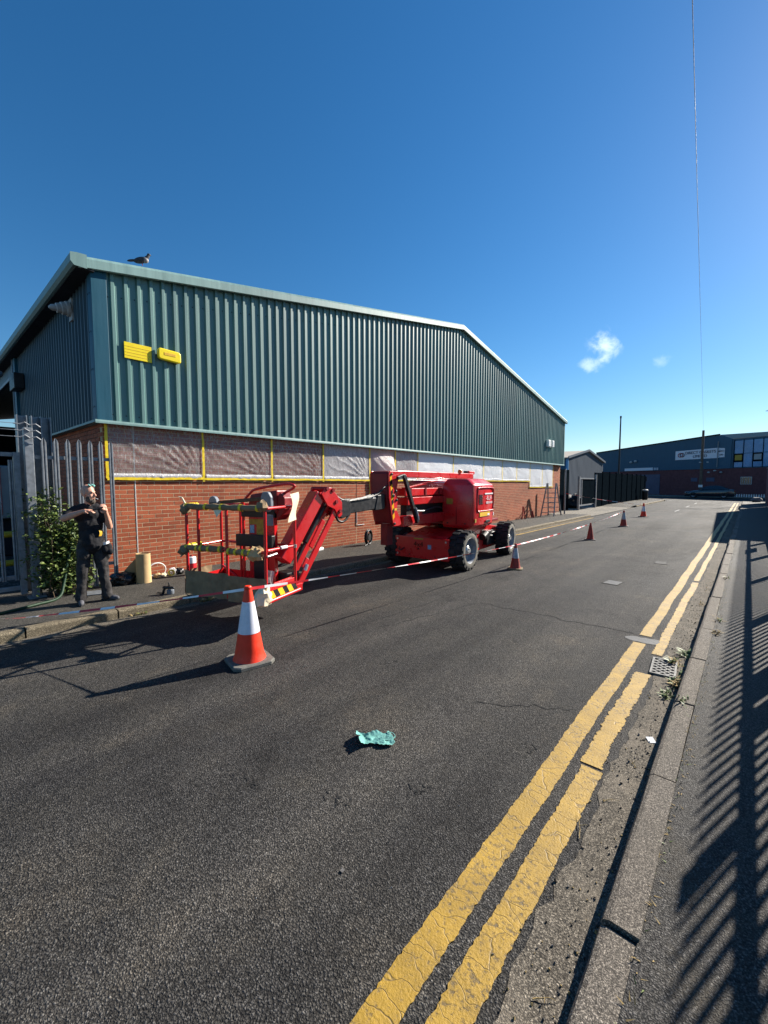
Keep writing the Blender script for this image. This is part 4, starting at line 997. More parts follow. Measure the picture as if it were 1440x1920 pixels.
# telescopic nose: black arm with a pale upper face, knuckle hook beneath
m = MB(); m.bar((-.03, -1.72, 1.415), (-.03, -2.80, 1.355), .15, .20); nose = lp('telescopic_arm', m, 'black_steel', bevel=.012)
m = MB(); m.bar((-.03, -1.70, 1.522), (-.03, -2.55, 1.470), .11, .022); lp('arm_top_plate', m, 'white_dull', nose)
m = MB(); m.prism([(-2.66, 1.50), (-2.86, 1.50), (-3.0, 1.45), (-2.98, 1.26), (-2.86, 1.20), (-2.66, 1.24)], -.13, .07, 'x'); lp('arm_bracket', m, 'black_steel', nose, bevel=.012)
m = MB(); m.prism([(-1.74, 1.55), (-1.95, 1.54), (-1.95, 1.50), (-2.02, 1.28), (-1.74, 1.29)], -.12, .06, 'x'); lp('arm_bracket', m, 'black_steel', nose, bevel=.012)
m = MB(); m.tube(smooth_path([(.04, -2.98, 1.27), (.05, -2.94, 1.18), (.05, -2.84, 1.15), (.05, -2.74, 1.19), (.04, -2.66, 1.28)]), .018, 8); lp('cable_loop', m, 'black_steel', smooth=50)
# jib: two red arms with a black cylinder between, from the nose down to the basket
W_ = lambda n, m, mat, p=None, **k: m.build(n, mat, p or lift, world=True, **k)
JX = .03
def jb(y, z, x=JX): return xf(lift) @ Vector((x, y, z))
m = MB(); m.bar(jb(-3.36, 1.58), jb(-4.02, .72), .20, .17, up=(0, -1, .4)); W_('jib_arm', m, 'red_paint', bevel=.012)
m = MB(); m.bar(jb(-3.0, 1.45, JX + .10), jb(-3.82, .36, JX + .10), .035, .085, up=(0, 1, -.4)); W_('jib_arm', m, 'red_paint', bevel=.008)
m = MB(); m.bar(jb(-3.0, 1.45, JX - .10), jb(-3.82, .36, JX - .10), .035, .085, up=(0, 1, -.4)); W_('jib_arm', m, 'red_paint', bevel=.008)
m = MB(); m.tube([jb(-3.20, 1.44), jb(-3.60, .92)], .042, 12); m.tube([jb(-3.60, .92), jb(-3.80, .62)], .022, 10); W_('jib_cylinder', m, 'black_steel', smooth=40)
for dx in (-.14, .115):
    m = MB(); m.prism([(-3.40, 1.59), (-3.31, 1.68), (-3.20, 1.68), (-3.09, 1.58), (-2.97, 1.46), (-2.97, 1.27), (-3.04, 1.23), (-3.13, 1.36), (-3.28, 1.42)], JX + dx, JX + dx + .022, 'x'); lp('jib_head_plate', m, 'red_paint', bevel=.006)
for yy, zz in ((-3.29, 1.665), (-3.17, 1.64), (-3.02, 1.33), (-3.10, 1.47)):
    m = MB(); m.tube([(JX - .16, yy, zz), (JX + .155, yy, zz)], .028, 12); lp('jib_pin', m, 'red_dark', smooth=40)
m = MB(); m.bar(jb(-3.36, 1.22, JX + .13), jb(-3.62, .86, JX + .13), .03, .07, up=(0, 1, -.4)); W_('hose_guard', m, 'red_paint', bevel=.006)
m = MB(); m.bar(jb(-3.68, .72, JX + .13), jb(-3.76, .60, JX + .13), .03, .06, up=(0, 1, -.4)); W_('hose_guard', m, 'red_paint', bevel=.006)
m = MB(); m.box(JX - .14, JX + .08, -4.0, -3.78, .32, .56); lp('jib_foot', m, 'black_steel', bevel=.012)
m = MB(); m.box(JX - .16, JX + .14, -3.90, -3.78, .30, .40); lp('jib_foot_plate', m, 'red_paint', bevel=.008)
for k_ in (0, .05):
    m = MB(); m.tube(smooth_path([jb(-3.62, .98 - k_, -.1), jb(-3.58 + k_, .84, -.12), jb(-3.72, .66 + k_, -.12), jb(-3.95, .62, -.16), jb(-3.98, .82, -.2)]), .016, 8); W_('hydraulic_hose', m, 'black_steel', smooth=50)
m = MB(); m.tube([jb(-3.70, .64, JX + .14), jb(-3.74, .56, JX + .14)], .03, 10); W_('grease_cap', m, 'silver', smooth=40)

# hoses, seams and small fittings along the machine
for k_ in range(3):
    m = MB(); m.tube(smooth_path([(.09 - .05 * k_, -1.66, 1.72 - .05 * k_), (.10 - .05 * k_, -1.84, 1.66 - .04 * k_), (.08 - .05 * k_, -1.96, 1.56), (.07 - .05 * k_, -2.3, 1.50), (.06 - .05 * k_, -2.75, 1.47), (.06 - .05 * k_, -3.0, 1.56)]), .011, 6); lp('boom_hose', m, 'black_steel', smooth=50)
m = MB(); m.tube(smooth_path([(.13, -1.2, 1.80), (.13, -.4, 1.795), (.13, .3, 1.80)]), .012, 6); lp('boom_cable', m, 'black_steel', smooth=50)
m = MB(); m.tube(smooth_path([(.15, -1.05, 1.24), (.16, -.6, 1.20), (.15, -.1, 1.25), (.14, .2, 1.22)]), .018, 6); lp('boom_hose', m, 'black_steel', smooth=50)
for yy in (-1.0, -.45, .1): m = MB(); m.box(.10, .118, yy, yy + .05, 1.50, 1.645); lp('wear_pad', m, 'red_dark')
m = MB(); m.box(.14, .72, .318, .322, 1.245, 1.253); lp('hood_seam', m, 'ink_black', hd)
m = MB(); m.box(.42, .428, .292, .318, .88, 1.24); lp('hood_seam', m, 'ink_black', hd)
m = MB(); m.box(.20, .34, .288, .312, 1.30, 1.42); lp('tag_label', m, 'sticker_dim', hd)
for x_ in (.22, .62): m = MB(); m.lathe([(.018, 0), (.018, .012)], 10, (x_, .302, .90), Matrix.Rotation(R(90), 3, 'X')); lp('hood_catch', m, 'black_steel', hd)
for (x_, z_) in ((-.60, .58), (-.60, .27), (.54, .58), (.54, .27)): m = MB(); m.lathe([(.02, 0), (.02, .014)], 8, (x_, -.371, z_), Matrix.Rotation(R(90), 3, 'X')); lp('end_bolt', m, 'silver', chassis)
m = MB(); m.tube(smooth_path([(-.55, -.38, .40), (-.52, -.44, .36), (-.46, -.44, .36), (-.43, -.38, .40)]), .012, 8); lp('tie_down_ring', m, 'black_steel', chassis, smooth=50)
# basket
N_ = Vector((-4.24, 2.73, 0)); wv = Vector((-.945, -.327, 0)); dv = Vector((-.327, .945, 0)); BWID, BDEP = 1.23, .60
def bp(s, t, z): return N_ + wv * (BWID * s) + dv * (BDEP * t) + Vector((0, 0, .33 + (z - .13) * .892))   # s along the front to the left, t to the back
FLZ = .17; TR, MR = 1.385, .80
m = MB(); m.add([bp(0, 0, .13), bp(1, 0, .13), bp(1, 1, .13), bp(0, 1, .13), bp(0, 0, FLZ), bp(1, 0, FLZ), bp(1, 1, FLZ), bp(0, 1, FLZ)], [(0, 1, 2, 3), (7, 6, 5, 4), (0, 4, 5, 1), (1, 5, 6, 2), (2, 6, 7, 3), (3, 7, 4, 0)])
bk = W_('basket', m, 'red_dark')
m = MB(); m.sheet(lambda u, v: bp(.04 + .92 * u, .06 + .88 * v, FLZ + .008 + .01 * abs(noise.noise(Vector((u * 6, v * 4, 1))))), 16, 10); W_('floor_cover', m, 'grey_plastic', bk, smooth=60)
post_s = [('post', 0, 0), ('post', 0, 1), ('post', 1, 0), ('post', 1, 1), ('post', .84, 0), ('post', .47, 0), ('post', .72, 1), ('post', .28, 1)]
for nme, s, t in post_s:
    m = MB(); m.tube([bp(s, t, .12), bp(s, t, TR)], .019, 10); W_('post', m, 'red_paint', bk, smooth=50)
def rail(pts, r=.019, name='rail', mat='red_paint'):
    m = MB(); m.tube(pts, r, 10); return W_(name, m, mat, bk, smooth=50)
rail([bp(-.03, -.02, TR), bp(-.0, 1.05, TR)]); rail([bp(0, 0, TR), bp(1, 0, TR)]); rail([bp(1, 0, TR), bp(1, 1, TR)]); rail([bp(1, 1, TR), bp(0, 1, TR)])
rail([bp(0, .05, MR + .02), bp(0, 1.0, MR)]); rail([bp(0, 0, MR), bp(1, 0, MR)]); rail([bp(1, 0, MR), bp(1, 1, MR)]); rail([bp(1, 1, MR), bp(.0, 1, MR)])
m = MB(); m.tube([bp(-.012, .45, MR + .021), bp(-.012, .66, MR + .018)], .0215, 10); W_('rail_sticker', m, 'white_plastic', bk, smooth=50)
m = MB(); m.tube([bp(-.02, .0, MR - .05), bp(-.02, .30, MR - .04)], .012, 8); m.lathe([(.028, -.02), (.028, .02)], 10, bp(-.01, .96, MR)); W_('gate_latch', m, 'silver', bk, kind='stuff')
rail([bp(1, .98, .42), bp(.72, .98, .2)], .015)
# entry step with hazard marks on the road side
m = MB(); m.tube([bp(-.03, -.02, .145), bp(-.03, 1.06, .145)], .026, 12); W_('step_tube', m, 'red_paint', bk, smooth=50)
m = MB(); m.bar(bp(.01, -.02, .30), bp(.01, 1.02, .30), .03, .07); W_('step_rail', m, 'red_paint', bk, bevel=.006)
m = MB()
for i in range(6):
    a, b_ = .06 + i * .155, .06 + (i + 1) * .155
    m.add([bp(-.035, a, .172), bp(-.035, b_, .172), bp(.005, b_, .262), bp(.005, a, .262)], [(0, 1, 2, 3)], i % 2)
m.build('hazard_step', ['hazard_yellow', 'ink_black'], bk, world=True, kind='stuff')
# side sheets (toe boards) wrapped in masking paper
def paper_sheet(fa, fb, z0, z1, k, n=26):
    def f(u, v):
        p = fa.lerp(fb, u); nrm = (fb - fa).cross(Vector((0, 0, 1))).normalized()
        q = .010 * noise.noise(Vector((u * 7, v * 3, k))) + .012 * noise.noise(Vector((u * 2.3, v * 1.5, k + 4)))
        return p + nrm * (.022 + q) + Vector((0, 0, z0 + (z1 - z0) * v + .018 * noise.noise(Vector((u * 4, k, v)))))
    m = MB(); m.sheet(f, n, 8); return m
W_('wrapped_toe_board', paper_sheet(bp(1.02, 0, 0), bp(.44, 0, 0), .10, .415, 1), 'masking_paper', bk, smooth=60)
W_('wrapped_toe_board', paper_sheet(bp(.46, 0, 0), bp(-.02, 0, 0), .08, .40, 2), 'masking_paper', bk, smooth=60)
W_('wrapped_toe_board', paper_sheet(bp(1.02, .75, 0), bp(1.02, -.02, 0), .10, .40, 3), 'masking_paper', bk, smooth=60)
m = MB(); m.add([bp(1, 1, .14), bp(.0, 1, .14), bp(.0, 1, .36), bp(1, 1, .36)], [(0, 1, 2, 3)]); W_('toe_board', m, 'red_paint', bk)
m = MB(); m.add([bp(.98, .0, .15), bp(.98, 1, .15), bp(.98, 1, .36), bp(.98, 0, .36)], [(0, 1, 2, 3)]); W_('toe_board', m, 'red_paint', bk)
m = MB(); m.bar(bp(.02, .3, .24), bp(.02, 1.0, .24), .012, .2); W_('toe_board', m, 'red_paint', bk)
def wrapped(a, b, r, k, n=30):
    a = Vector(a); b = Vector(b); m = MB(); pts = []; rs = []
    for i in range(n + 1):
        t = i / n; pts.append(a.lerp(b, t) + Vector((0, 0, .010 * noise.noise(Vector((t * 7, k, 0)))))); rs.append(r * (1 + .32 * noise.noise(Vector((t * 11, k, 3)))))
    m.tube(pts, rs, 9)
    m.v = [(p[0] + .006 * noise.noise(Vector(p) * 40), p[1] + .006 * noise.noise(Vector(p) * 43), p[2] + .006 * noise.noise(Vector(p) * 47)) for p in m.v]
    return m
for (a, b_, k) in ((bp(1.03, -.0, TR), bp(.0, 0, TR), 1), (bp(1.04, 0, MR - .01), bp(.52, 0, MR), 5), (bp(.46, 0, MR - .02), bp(.05, 0, MR - .02), 9), (bp(1.0, 0, TR), bp(1.0, .28, TR), 7), (bp(1.0, 0, MR), bp(1.0, .35, MR), 12)):
    rw = W_('paper_wrapping', wrapped(a, b_, .038, k), 'masking_paper', bk, smooth=70)
    for j in range(5):
        t = (j + .5) / 5 + .06 * random.uniform(-1, 1); c = Vector(a).lerp(Vector(b_), t); d = (Vector(b_) - Vector(a)).normalized() * .018
        m = MB(); m.tube([c - d, c + d], .0435, 10, caps=False); W_('tape_band', m, 'tape_yellow', rw, smooth=60)
def crumple(c, r, k, name, mat, par):
    m = MB(); m.ell((0, 0, 0), (r, r, r), n=14)
    m.v = [tuple(Vector(c) + Vector(p) * (1 + .55 * noise.noise(Vector(p) * (2.2 / r) + Vector((k, 0, 0))))) for p in m.v]
    return W_(name, m, mat, par, smooth=35)
crumple(bp(1.0, -.02, TR - .04), .065, 3, 'crumpled_paper', 'masking_paper', bk)
crumple(bp(1.03, -.02, MR - .05), .07, 8, 'crumpled_paper', 'masking_paper', bk)
crumple(bp(.02, -.03, TR + .03), .065, 5, 'crumpled_paper', 'masking_paper', bk)
crumple(bp(.10, -.03, MR - .02), .085, 6, 'crumpled_paper', 'kraft_paper', bk)
crumple(bp(.02, -.05, .20), .10, 11, 'crumpled_paper', 'paper_light', bk)
crumple(bp(.03, .0, .30), .06, 14, 'crumpled_paper', 'paper_light', bk)
m = MB(); m.add([bp(.62, -.03, TR - .03), bp(.50, -.035, TR - .03), bp(.57, -.05, TR - .14)], [(0, 1, 2)]); m.tube([bp(1.0, 0, TR + .02), bp(1.06, .02, TR + .12), bp(1.10, .0, TR + .14)], [.012, .01, .005], 6); m.bar(bp(1.03, -.03, MR - .06), bp(1.07, -.05, MR - .15), .03, .008); W_('paper_flaps', m, 'paper_light', bk, kind='stuff')
# control console on the back rail
def cs(s, z, t=.86): return bp(s, t, z)
m = MB(); m.add([cs(.55, .15), cs(.21, .15), cs(.21, 1.30), cs(.55, 1.30), cs(.55, .15, .98), cs(.21, .15, .98), cs(.21, 1.30, .98), cs(.55, 1.30, .98)], [(0, 1, 2, 3), (7, 6, 5, 4), (0, 4, 5, 1), (1, 5, 6, 2), (2, 6, 7, 3), (3, 7, 4, 0)]); con = W_('console', m, 'red_paint', bk, bevel=.01)
m = MB(); m.bar(cs(.68, .86, .80), cs(.20, .86, .80), .08, .16); W_('console_band', m, 'black_steel', con, bevel=.01)
m = MB(); m.bar(cs(.48, .5, .84), cs(.30, .5, .84), .02, .62); W_('pedal_guard', m, 'black_steel', con, bevel=.008)
m = MB(); m.bar(cs(.60, 1.27, .80), cs(.16, 1.27, .80), .08, .10); W_('control_tray', m, 'black_steel', con, bevel=.008)
m = MB(); m.prism([(-.22, .0), (.28, .0), (.28, .30), (-.14, .24)], -.12, .12, 'y', M=frame(cs(.36, 1.28, .95), -wv, dv)); W_('control_box', m, 'red_dark', con, bevel=.02)
m = MB(); m.prism([(.25, -.10), (.34, -.02), (.385, .05), (.385, .20), (.32, .27), (.25, .2)], -.10, .12, 'y', M=frame(cs(.36, 1.28, .95), -wv, dv)); W_('control_cover', m, 'red_dark', con, bevel=.01)  # shadow on the cover is put into its colour as a darker red
m = MB(); m.bar(cs(.86, 1.42, .55), cs(.20, 1.50, .55), .045, .045); W_('sensor_bar', m, 'stem_brown', con, bevel=.006)
m = MB(); m.prism([(-.05, -.13), (.03, -.13), (.075, -.08), (.075, .05), (.03, .12), (-.05, .12), (-.075, .06), (-.075, -.07)], -.03, .03, 'y', M=frame(cs(.16, 1.46, .50), -wv, dv)); m.box(-.03, .08, -.02, .02, -.36, -.22, 0, frame(cs(.16, 1.46, .5), -wv, dv) @ frame((0, 0, 0), (1, 0, 0), (0, 0, -1)).inverted() if False else frame(cs(.16, 1.52, .5), -wv, dv)); W_('sensor_end', m, 'grey_plastic', con, bevel=.012, kind='stuff')
m = MB(); m.prism([(.07 * math.cos(a * .524), .085 * math.sin(a * .524)) for a in range(12)], -.03, .03, 'y', M=frame(cs(.86, 1.43, .50), -wv, dv)); W_('sensor_end', m, 'grey_plastic', con, bevel=.01)
m = MB(); m.tube([cs(.86, 1.40, .40), cs(.74, 1.40, .42)], .03, 12); W_('control_knob', m, 'black_steel', con, smooth=40)
m = MB(); m.tube(smooth_path([cs(.66, 1.40, .9), cs(.54, 1.56, .9), cs(.44, 1.63, .9), cs(.10, 1.70, .9), cs(-.02, 1.69, .9), cs(.0, 1.64, .95), cs(.22, 1.50, .95)], 5), .018, 8); W_('console_guard', m, 'red_paint', con, smooth=60)
m = MB(); m.tube([cs(.62, .15, .86), cs(.62, 1.42, .86)], .02, 10); W_('console_post', m, 'red_paint', con, smooth=50)
m = MB(); m.add([cs(.54, 1.18, .852), cs(.32, 1.18, .852), cs(.32, .93, .852), cs(.44, .93, .852), cs(.44, 1.10, .852), cs(.54, 1.10, .852)], [(0, 1, 2, 3, 4, 5)]); W_('instruction_sheet', m, 'sticker_dim', con)
m = MB(); m.add([cs(.53, 1.09, .85), cs(.47, 1.09, .85), cs(.47, .97, .85), cs(.53, .97, .85)], [(0, 1, 2, 3)]); W_('instruction_sheet', m, 'sticker_blue', con)
m = MB(); m.sheet(lambda u, v: cs(-.05 - .02 * math.sin(v * 5 + u), 1.56 - .40 * v + .03 * u, .70 + .26 * u + .03 * math.sin(v * 4)), 6, 10); W_('paper_rag', m, 'paper_light', con, smooth=60)
m = MB(); m.sheet(lambda u, v: cs(.26 - .13 * u, .26 + .2 * v + .02 * noise.noise(Vector((u * 4, v * 5, 2))), .62 + .1 * math.sin(u * 5) * (1 - v)), 8, 8); W_('plastic_bag', m, 'film_mid', con, smooth=60)
# ------------------------------------------------------------------ traffic cones and barrier tape
def cone(loc, h, rz, label, body, sleeve, base, s0=.36, s1=.76, tilt=0):
    t = thing('traffic_cone', label, 'traffic cone', loc, rz, 'traffic cones along the cordon')
    if tilt: t.rotation_euler = (tilt, 0, rz)
    k = h / .75; b = .20 * k; c = .055 * k; e = .035 * k
    poly = [(-b, -b + c), (-b + c, -b), (b - c, -b), (b, -b + c), (b, b - c), (b - c, b), (-b + c, b), (-b, b - c)]
    m = MB(); vs_ = []
    for z, s in ((0, 1), (e * .75, 1), (e, .955)): vs_ += [(x * s, y * s, z) for x, y in poly]
    fs = [tuple(range(8))[::-1], tuple(range(16, 24))] + [(i * 8 + a, i * 8 + (a + 1) % 8, i * 8 + 8 + (a + 1) % 8, i * 8 + 8 + a) for i in range(2) for a in range(8)]
    m.add(vs_, fs); m.build('base', base, t, world=False)
    R0, R1 = .145 * k, .030 * k
    def rad(f):
        r = R0 + (R1 - R0) * f
        return r + .012 * k * max(0, 1 - f / .10) ** 2
    def sec(f0, f1, n=6, off=0): return [(rad(f0 + (f1 - f0) * i / n) + off, e + (h - e) * (f0 + (f1 - f0) * i / n)) for i in range(n + 1)]
    m = MB(); m.lathe(sec(0, s0), 32, caps=False); m.build('lower_body', body, t, world=False, smooth=50)
    m = MB(); m.lathe(sec(s0, s1, 6, .0025), 32, caps=True); m.build('reflective_sleeve', sleeve, t, world=False, smooth=50)
    m = MB(); m.lathe(sec(s1, .955) + [(R1 * 1.05, h * .957), (R1 * 1.22, h * .965), (R1 * 1.25, h * .985), (R1 * .95, h), (R1 * .6, h)], 28, caps=True); m.build('tip', body, t, world=False, smooth=45)
cone((-3.61, 2.12, .003), .75, R(-12), 'large clean orange cone with white sleeve nearest the camera', 'cone_orange', 'cone_sleeve', 'cone_base', .37, .79)
cone((-3.50, 8.05, .003), .52, R(18), 'weathered red cone with white band by the lift wheels', 'cone_old', 'cone_sleeve_old', 'cone_base_old', .40, .82)
cone((-3.59, 13.7, .003), .52, R(30), 'small faded red cone, third from the camera, without white band', 'cone_old', 'cone_old', 'cone_base', .40, .82)
cone((-3.71, 18.8, .003), .64, R(8), 'dark red and grey cone, second furthest, where the long tape ends', 'cone_old', 'cone_sleeve_old', 'cone_base', .42, .86)
cone((-4.01, 24.8, .003), .70, R(-20), 'bright orange cone furthest away in the road', 'cone_orange', 'cone_sleeve', 'cone_base', .38, .76)
def barrier_tape(pts, label, w=.028, per=.5, twist=.8, sag=.02):
    t = thing('barrier_tape', label, 'tape', pts[0], 0, 'red and white cordon tape')
    path = []
    for a, b in zip(pts, pts[1:]):
        a = Vector(a); b = Vector(b); n = max(6, int((b - a).length / .09))
        for i in range(n):
            s = i / n; path.append(a.lerp(b, s) - Vector((0, 0, sag * (b - a).length * 4 * s * (1 - s) * .25)))
    path.append(Vector(pts[-1])); L = 0; ms = [MB(), MB()]; prev = None
    for i in range(len(path) - 1):
        a, b = path[i], path[i + 1]; d = (b - a).normalized(); sd = d.cross(Vector((0, 0, 1))).normalized(); up = sd.cross(d)
        def edge(p, l):
            th = twist * l + .6 * math.sin(l * .9); q = (up * math.cos(th) + sd * math.sin(th)) * (w / 2 * (.75 + .25 * math.cos(l * 3))); return p + q, p - q
        l2 = L + (b - a).length; e0, e1 = edge(a, L), edge(b, l2)
        ms[int(L / (per / 2)) % 2].add([e0[0], e0[1], e1[1], e1[0]], [(0, 1, 2, 3)]); L = l2
    ms[0].build('red_bands', 'tape_red', t, kind='stuff'); ms[1].build('white_bands', 'tape_white', t, kind='stuff')
barrier_tape([(-7.1, .1, .16), (-6.05, .74, .245), (-3.61, 2.12, .722), (-3.50, 8.05, .49), (-3.59, 13.7, .50), (-3.71, 18.8, .62)], 'red and white barrier tape strung along the road from cone to cone')
barrier_tape([(-7.48, 23.5, 1.17), (-4.01, 24.8, .60)], 'short red and white tape from the grey post to the furthest cone', sag=.05)

# ------------------------------------------------------------------ things on the left pavement
t = thing('paper_roll', 'standing roll of brown masking paper, partly unrolled, against the brick wall', 'paper roll', (-7.55, 2.52, .075), R(80))
def spiral(u, v):
    if u < .82:
        a = u / .82 * 2 * math.pi * 2.2; r = .098 + .016 * u; x, y = r * math.cos(a), r * math.sin(a)
    else:
        q = (u - .82) / .18; a0 = 2 * math.pi * 2.2; r = .098 + .016 * .82
        x = r * math.cos(a0) + math.cos(a0 + 1.75) * .32 * q; y = r * math.sin(a0) + math.sin(a0 + 1.75) * .32 * q
        y -= .03 * q * q
    z = .50 * v
    if u > .82: z *= 1 - .62 * ((u - .82) / .18) ** 1.3
    fl = .06 * (1 - v) ** 2 * (u > .5)
    return (x * (1 + fl), y * (1 + fl), z)
m = MB(); m.sheet(spiral, 90, 8); m.build('paper', 'kraft_paper', t, world=False, smooth=40)
m = MB(); m.lathe([(.075, .01), (.075, .485)], 18); m.build('core', 'masking_paper', t, world=False, smooth=40)
def lump(name, loc, rad, k, mat, label, cat, amp=.4, f=2.0, n=28):
    m = MB(); m.ell((0, 0, 0), rad, n=n)
    q = []
    for p in m.v:
        v = Vector(p); u = Vector((v.x / rad[0], v.y / rad[1], v.z / rad[2])); s = 1 + amp * (noise.noise(u * f + Vector((k, 0, 0))) + .5 * abs(noise.noise(u * f * 2.6 + Vector((0, k, 0)))))
        v *= s; v.z = max(v.z + rad[2] * .75, 0); q.append(tuple(v))
    m.v = q; o = m.build(name, mat, smooth=30); o.location = loc; return tag(o, label, cat)
lump('bin_bag', (-7.72, 2.26, .08), (.20, .17, .11), 3, 'bin_bag', 'crumpled black plastic bag on the pavement between man and paper roll', 'bag')
t = thing('cable_coil', 'coil of white cable leaning against the bricks by the paper roll', 'cable', (-7.86, 2.83, .08))
m = MB()
for j in range(3): m.tube([(.05 - .10 * (.13 + .13 * math.sin(a)) + .006 * j, (.13 - .004 * j) * math.cos(a) * 1.15, .13 + (.125 - .004 * j) * math.sin(a)) for a in [2 * math.pi * i / 28 for i in range(28)]], .0055, 6, closed=True)
m.build('loops', 'cable_white', t, world=False, smooth=60, kind='stuff')
m = MB(); m.tube([(.0, .1, .03), (.05, .2, .01), (.04, .3, .01)], .0055, 6); m.build('loose_end', 'cable_white', t, world=False, smooth=60)
for (loc, r, k, mat, lab) in (((-7.80, 2.83, .07), .05, 2, 'kraft_paper', 'small crumple of brown paper lying inside the white cable coil'), ((-7.82, 2.93, .07), .045, 7, 'paper_light', 'second crumple of pale paper beside the white cable coil'),
                              ((-7.84, 3.10, .07), .075, 5, 'film_mid', 'crumpled ball of clear plastic film at the foot of wall'), ((-7.82, 3.20, .07), .07, 9, 'bin_bag', 'little black rag at the wall foot right of the film')):
    lump('crumpled_scrap', loc, (r, r * 1.2, r * .9), k, mat, lab, 'litter', .5, 2.4, 16)
t = thing('tape_roll', 'roll of yellow masking tape lying by the crumpled film', 'tape roll', (-7.70, 3.02, .145))
m = MB(); m.lathe([(.036, -.024), (.056, -.024), (.056, .024), (.036, .024), (.036, -.024)], 24, M=Matrix.Rotation(R(75), 3, 'Y'), caps=False); m.build('tape_ring', 'tape_yellow', t, world=False, smooth=40)
m = MB(); m.lathe([(.0335, -.022), (.037, -.022), (.037, .022), (.0335, .022), (.0335, -.022)], 24, M=Matrix.Rotation(R(75), 3, 'Y'), caps=False); m.build('core', 'kraft_paper', t, world=False, smooth=40)
t = thing('paint_canister', 'white canister with red label behind the lift basket', 'canister', (-7.55, 3.32, .08))
m = MB(); m.lathe([(.075, 0), (.078, .01), (.078, .31), (.07, .33), (.03, .335)], 24); m.build('body', 'white_plastic', t, world=False, smooth=40)
m = MB(); m.lathe([(.0795, .06), (.0795, .22)], 24, caps=False); m.build('label_band', 'tape_red', t, world=False, smooth=40)
m = MB(); m.lathe([(.03, .335), (.03, .365), (.0, .367)], 14); m.build('cap', 'cone_old', t, world=False, smooth=40)
t = thing('spray_gun', 'small black spray gun lying on the pavement near the kerb', 'tool', (-6.42, 2.46, .098), R(30))
m = MB(); m.cap((-.06, 0, .10), (.09, 0, .10), .024, .02); m.cap((-.05, 0, .09), (-.085, 0, .0), .02, .018); m.build('body', 'black_steel', t, world=False, smooth=50)
m = MB(); m.lathe([(.045, 0), (.05, .01), (.05, .06), (.03, .075)], 18, (.03, .02, .0)); m.build('cup', 'grey_plastic', t, world=False, smooth=40)
m = MB(); m.cap((.03, 0, .11), (.02, .0, .17), .012, .009); m.cap((-.085, 0, .01), (-.2, .03, .008), .007, .006); m.build('nozzle_and_hose', 'black_steel', t, world=False, smooth=50, kind='stuff')
t = thing('film_roll', 'short white roll lying at the wall behind the jib', 'roll', (-7.95, 6.6, .095), R(12))
m = MB(); m.tube([(0, -.17, 0), (0, .17, 0)], .05, 18); m.build('roll', 'white_plastic', t, world=False, smooth=40)
m = MB(); m.tube([(0, -.18, 0), (0, -.17, 0)], .022, 12); m.build('core', 'kraft_paper', t, world=False, smooth=40)
t = thing('hose_reel', 'black hose reel on the pavement between lift wheel and wall', 'hose reel', (-7.72, 8.15, .07), R(20))
m = MB(); m.tube([(.05 * math.sin(j), .19 * math.cos(a), .21 + .19 * math.sin(a)) for j in (0, 1, 2) for a in [2 * math.pi * i / 20 for i in range(20)]], .022, 7); m.build('hose_windings', 'black_steel', t, world=False, smooth=60)
m = MB(); m.lathe([(.10, -.06), (.10, .06)], 20, (0, 0, .21), Matrix.Rotation(R(90), 3, 'Y')); m.build('drum', 'black_steel', t, world=False, smooth=40)
m = MB(); m.tube([(.05, -.3, .015), (.06, -.16, .03), (.0, -.1, .1)], .016, 7); m.build('trailing_hose', 'black_steel', t, world=False, smooth=60)
m = MB(); m.box(-.18, .18, -.13, .13, 0, .012); o = m.build('metal_plate', 'galvanised', bevel=.004); o.location = (-7.32, 1.72, .098); o.rotation_euler = (0, 0, R(70)); tag(o, 'flat grey metal plate on the pavement behind the man', 'plate')

# ladder and trestles by the far end of the wall
t = thing('step_ladder', 'aluminium step ladder standing open at the far end of the brick wall', 'ladder', (-7.55, 21.6, .0), R(0))
H_ = 1.72
def lad(y, sgn, nm, n, w0=.33, w1=.22):
    for s in (-1, 1):
        m = MB(); m.bar((s * w0, y + sgn * .55, 0), (s * w1, y + sgn * .05, H_), .06, .035); m.build('stile', 'galvanised', t, world=False)
    for i in range(n):
        f = (i + 1) / (n + 1); w = w0 + (w1 - w0) * f; yy = y + sgn * (.55 - .5 * f)
        m = MB(); m.bar((-w, yy, H_ * f), (w, yy, H_ * f), .07 if nm else .03, .03); m.build('tread', 'galvanised', t, world=False)
lad(0, -1, True, 6); lad(0, 1, False, 6)
for s in (-1, 1):
    m = MB(); m.bar((s * .36, -.75, .03), (s * .36, .75, .03), .07, .05); m.build('foot_bar', 'black_steel', t, world=False)
for (y, h, lab) in ((18.9, .62, 'taller dark folded trestle leaning at the wall left of ladder'), (20.0, .36, 'shorter dark trestle beside the ladder foot')):
    t = thing('trestle', lab, 'trestle', (-7.85, y, .01), 0, 'trestles by the far wall')
    for s in (-1, 1):
        m = MB(); m.bar((0, s * h * .30, 0), (-.05, s * .03, h), .04, .04); m.build('leg', 'cone_old', t, world=False)
    m = MB(); m.bar((-.02, -h * .17, h * .4), (-.02, h * .17, h * .4), .03, .03); m.build('brace', 'cone_old', t, world=False)

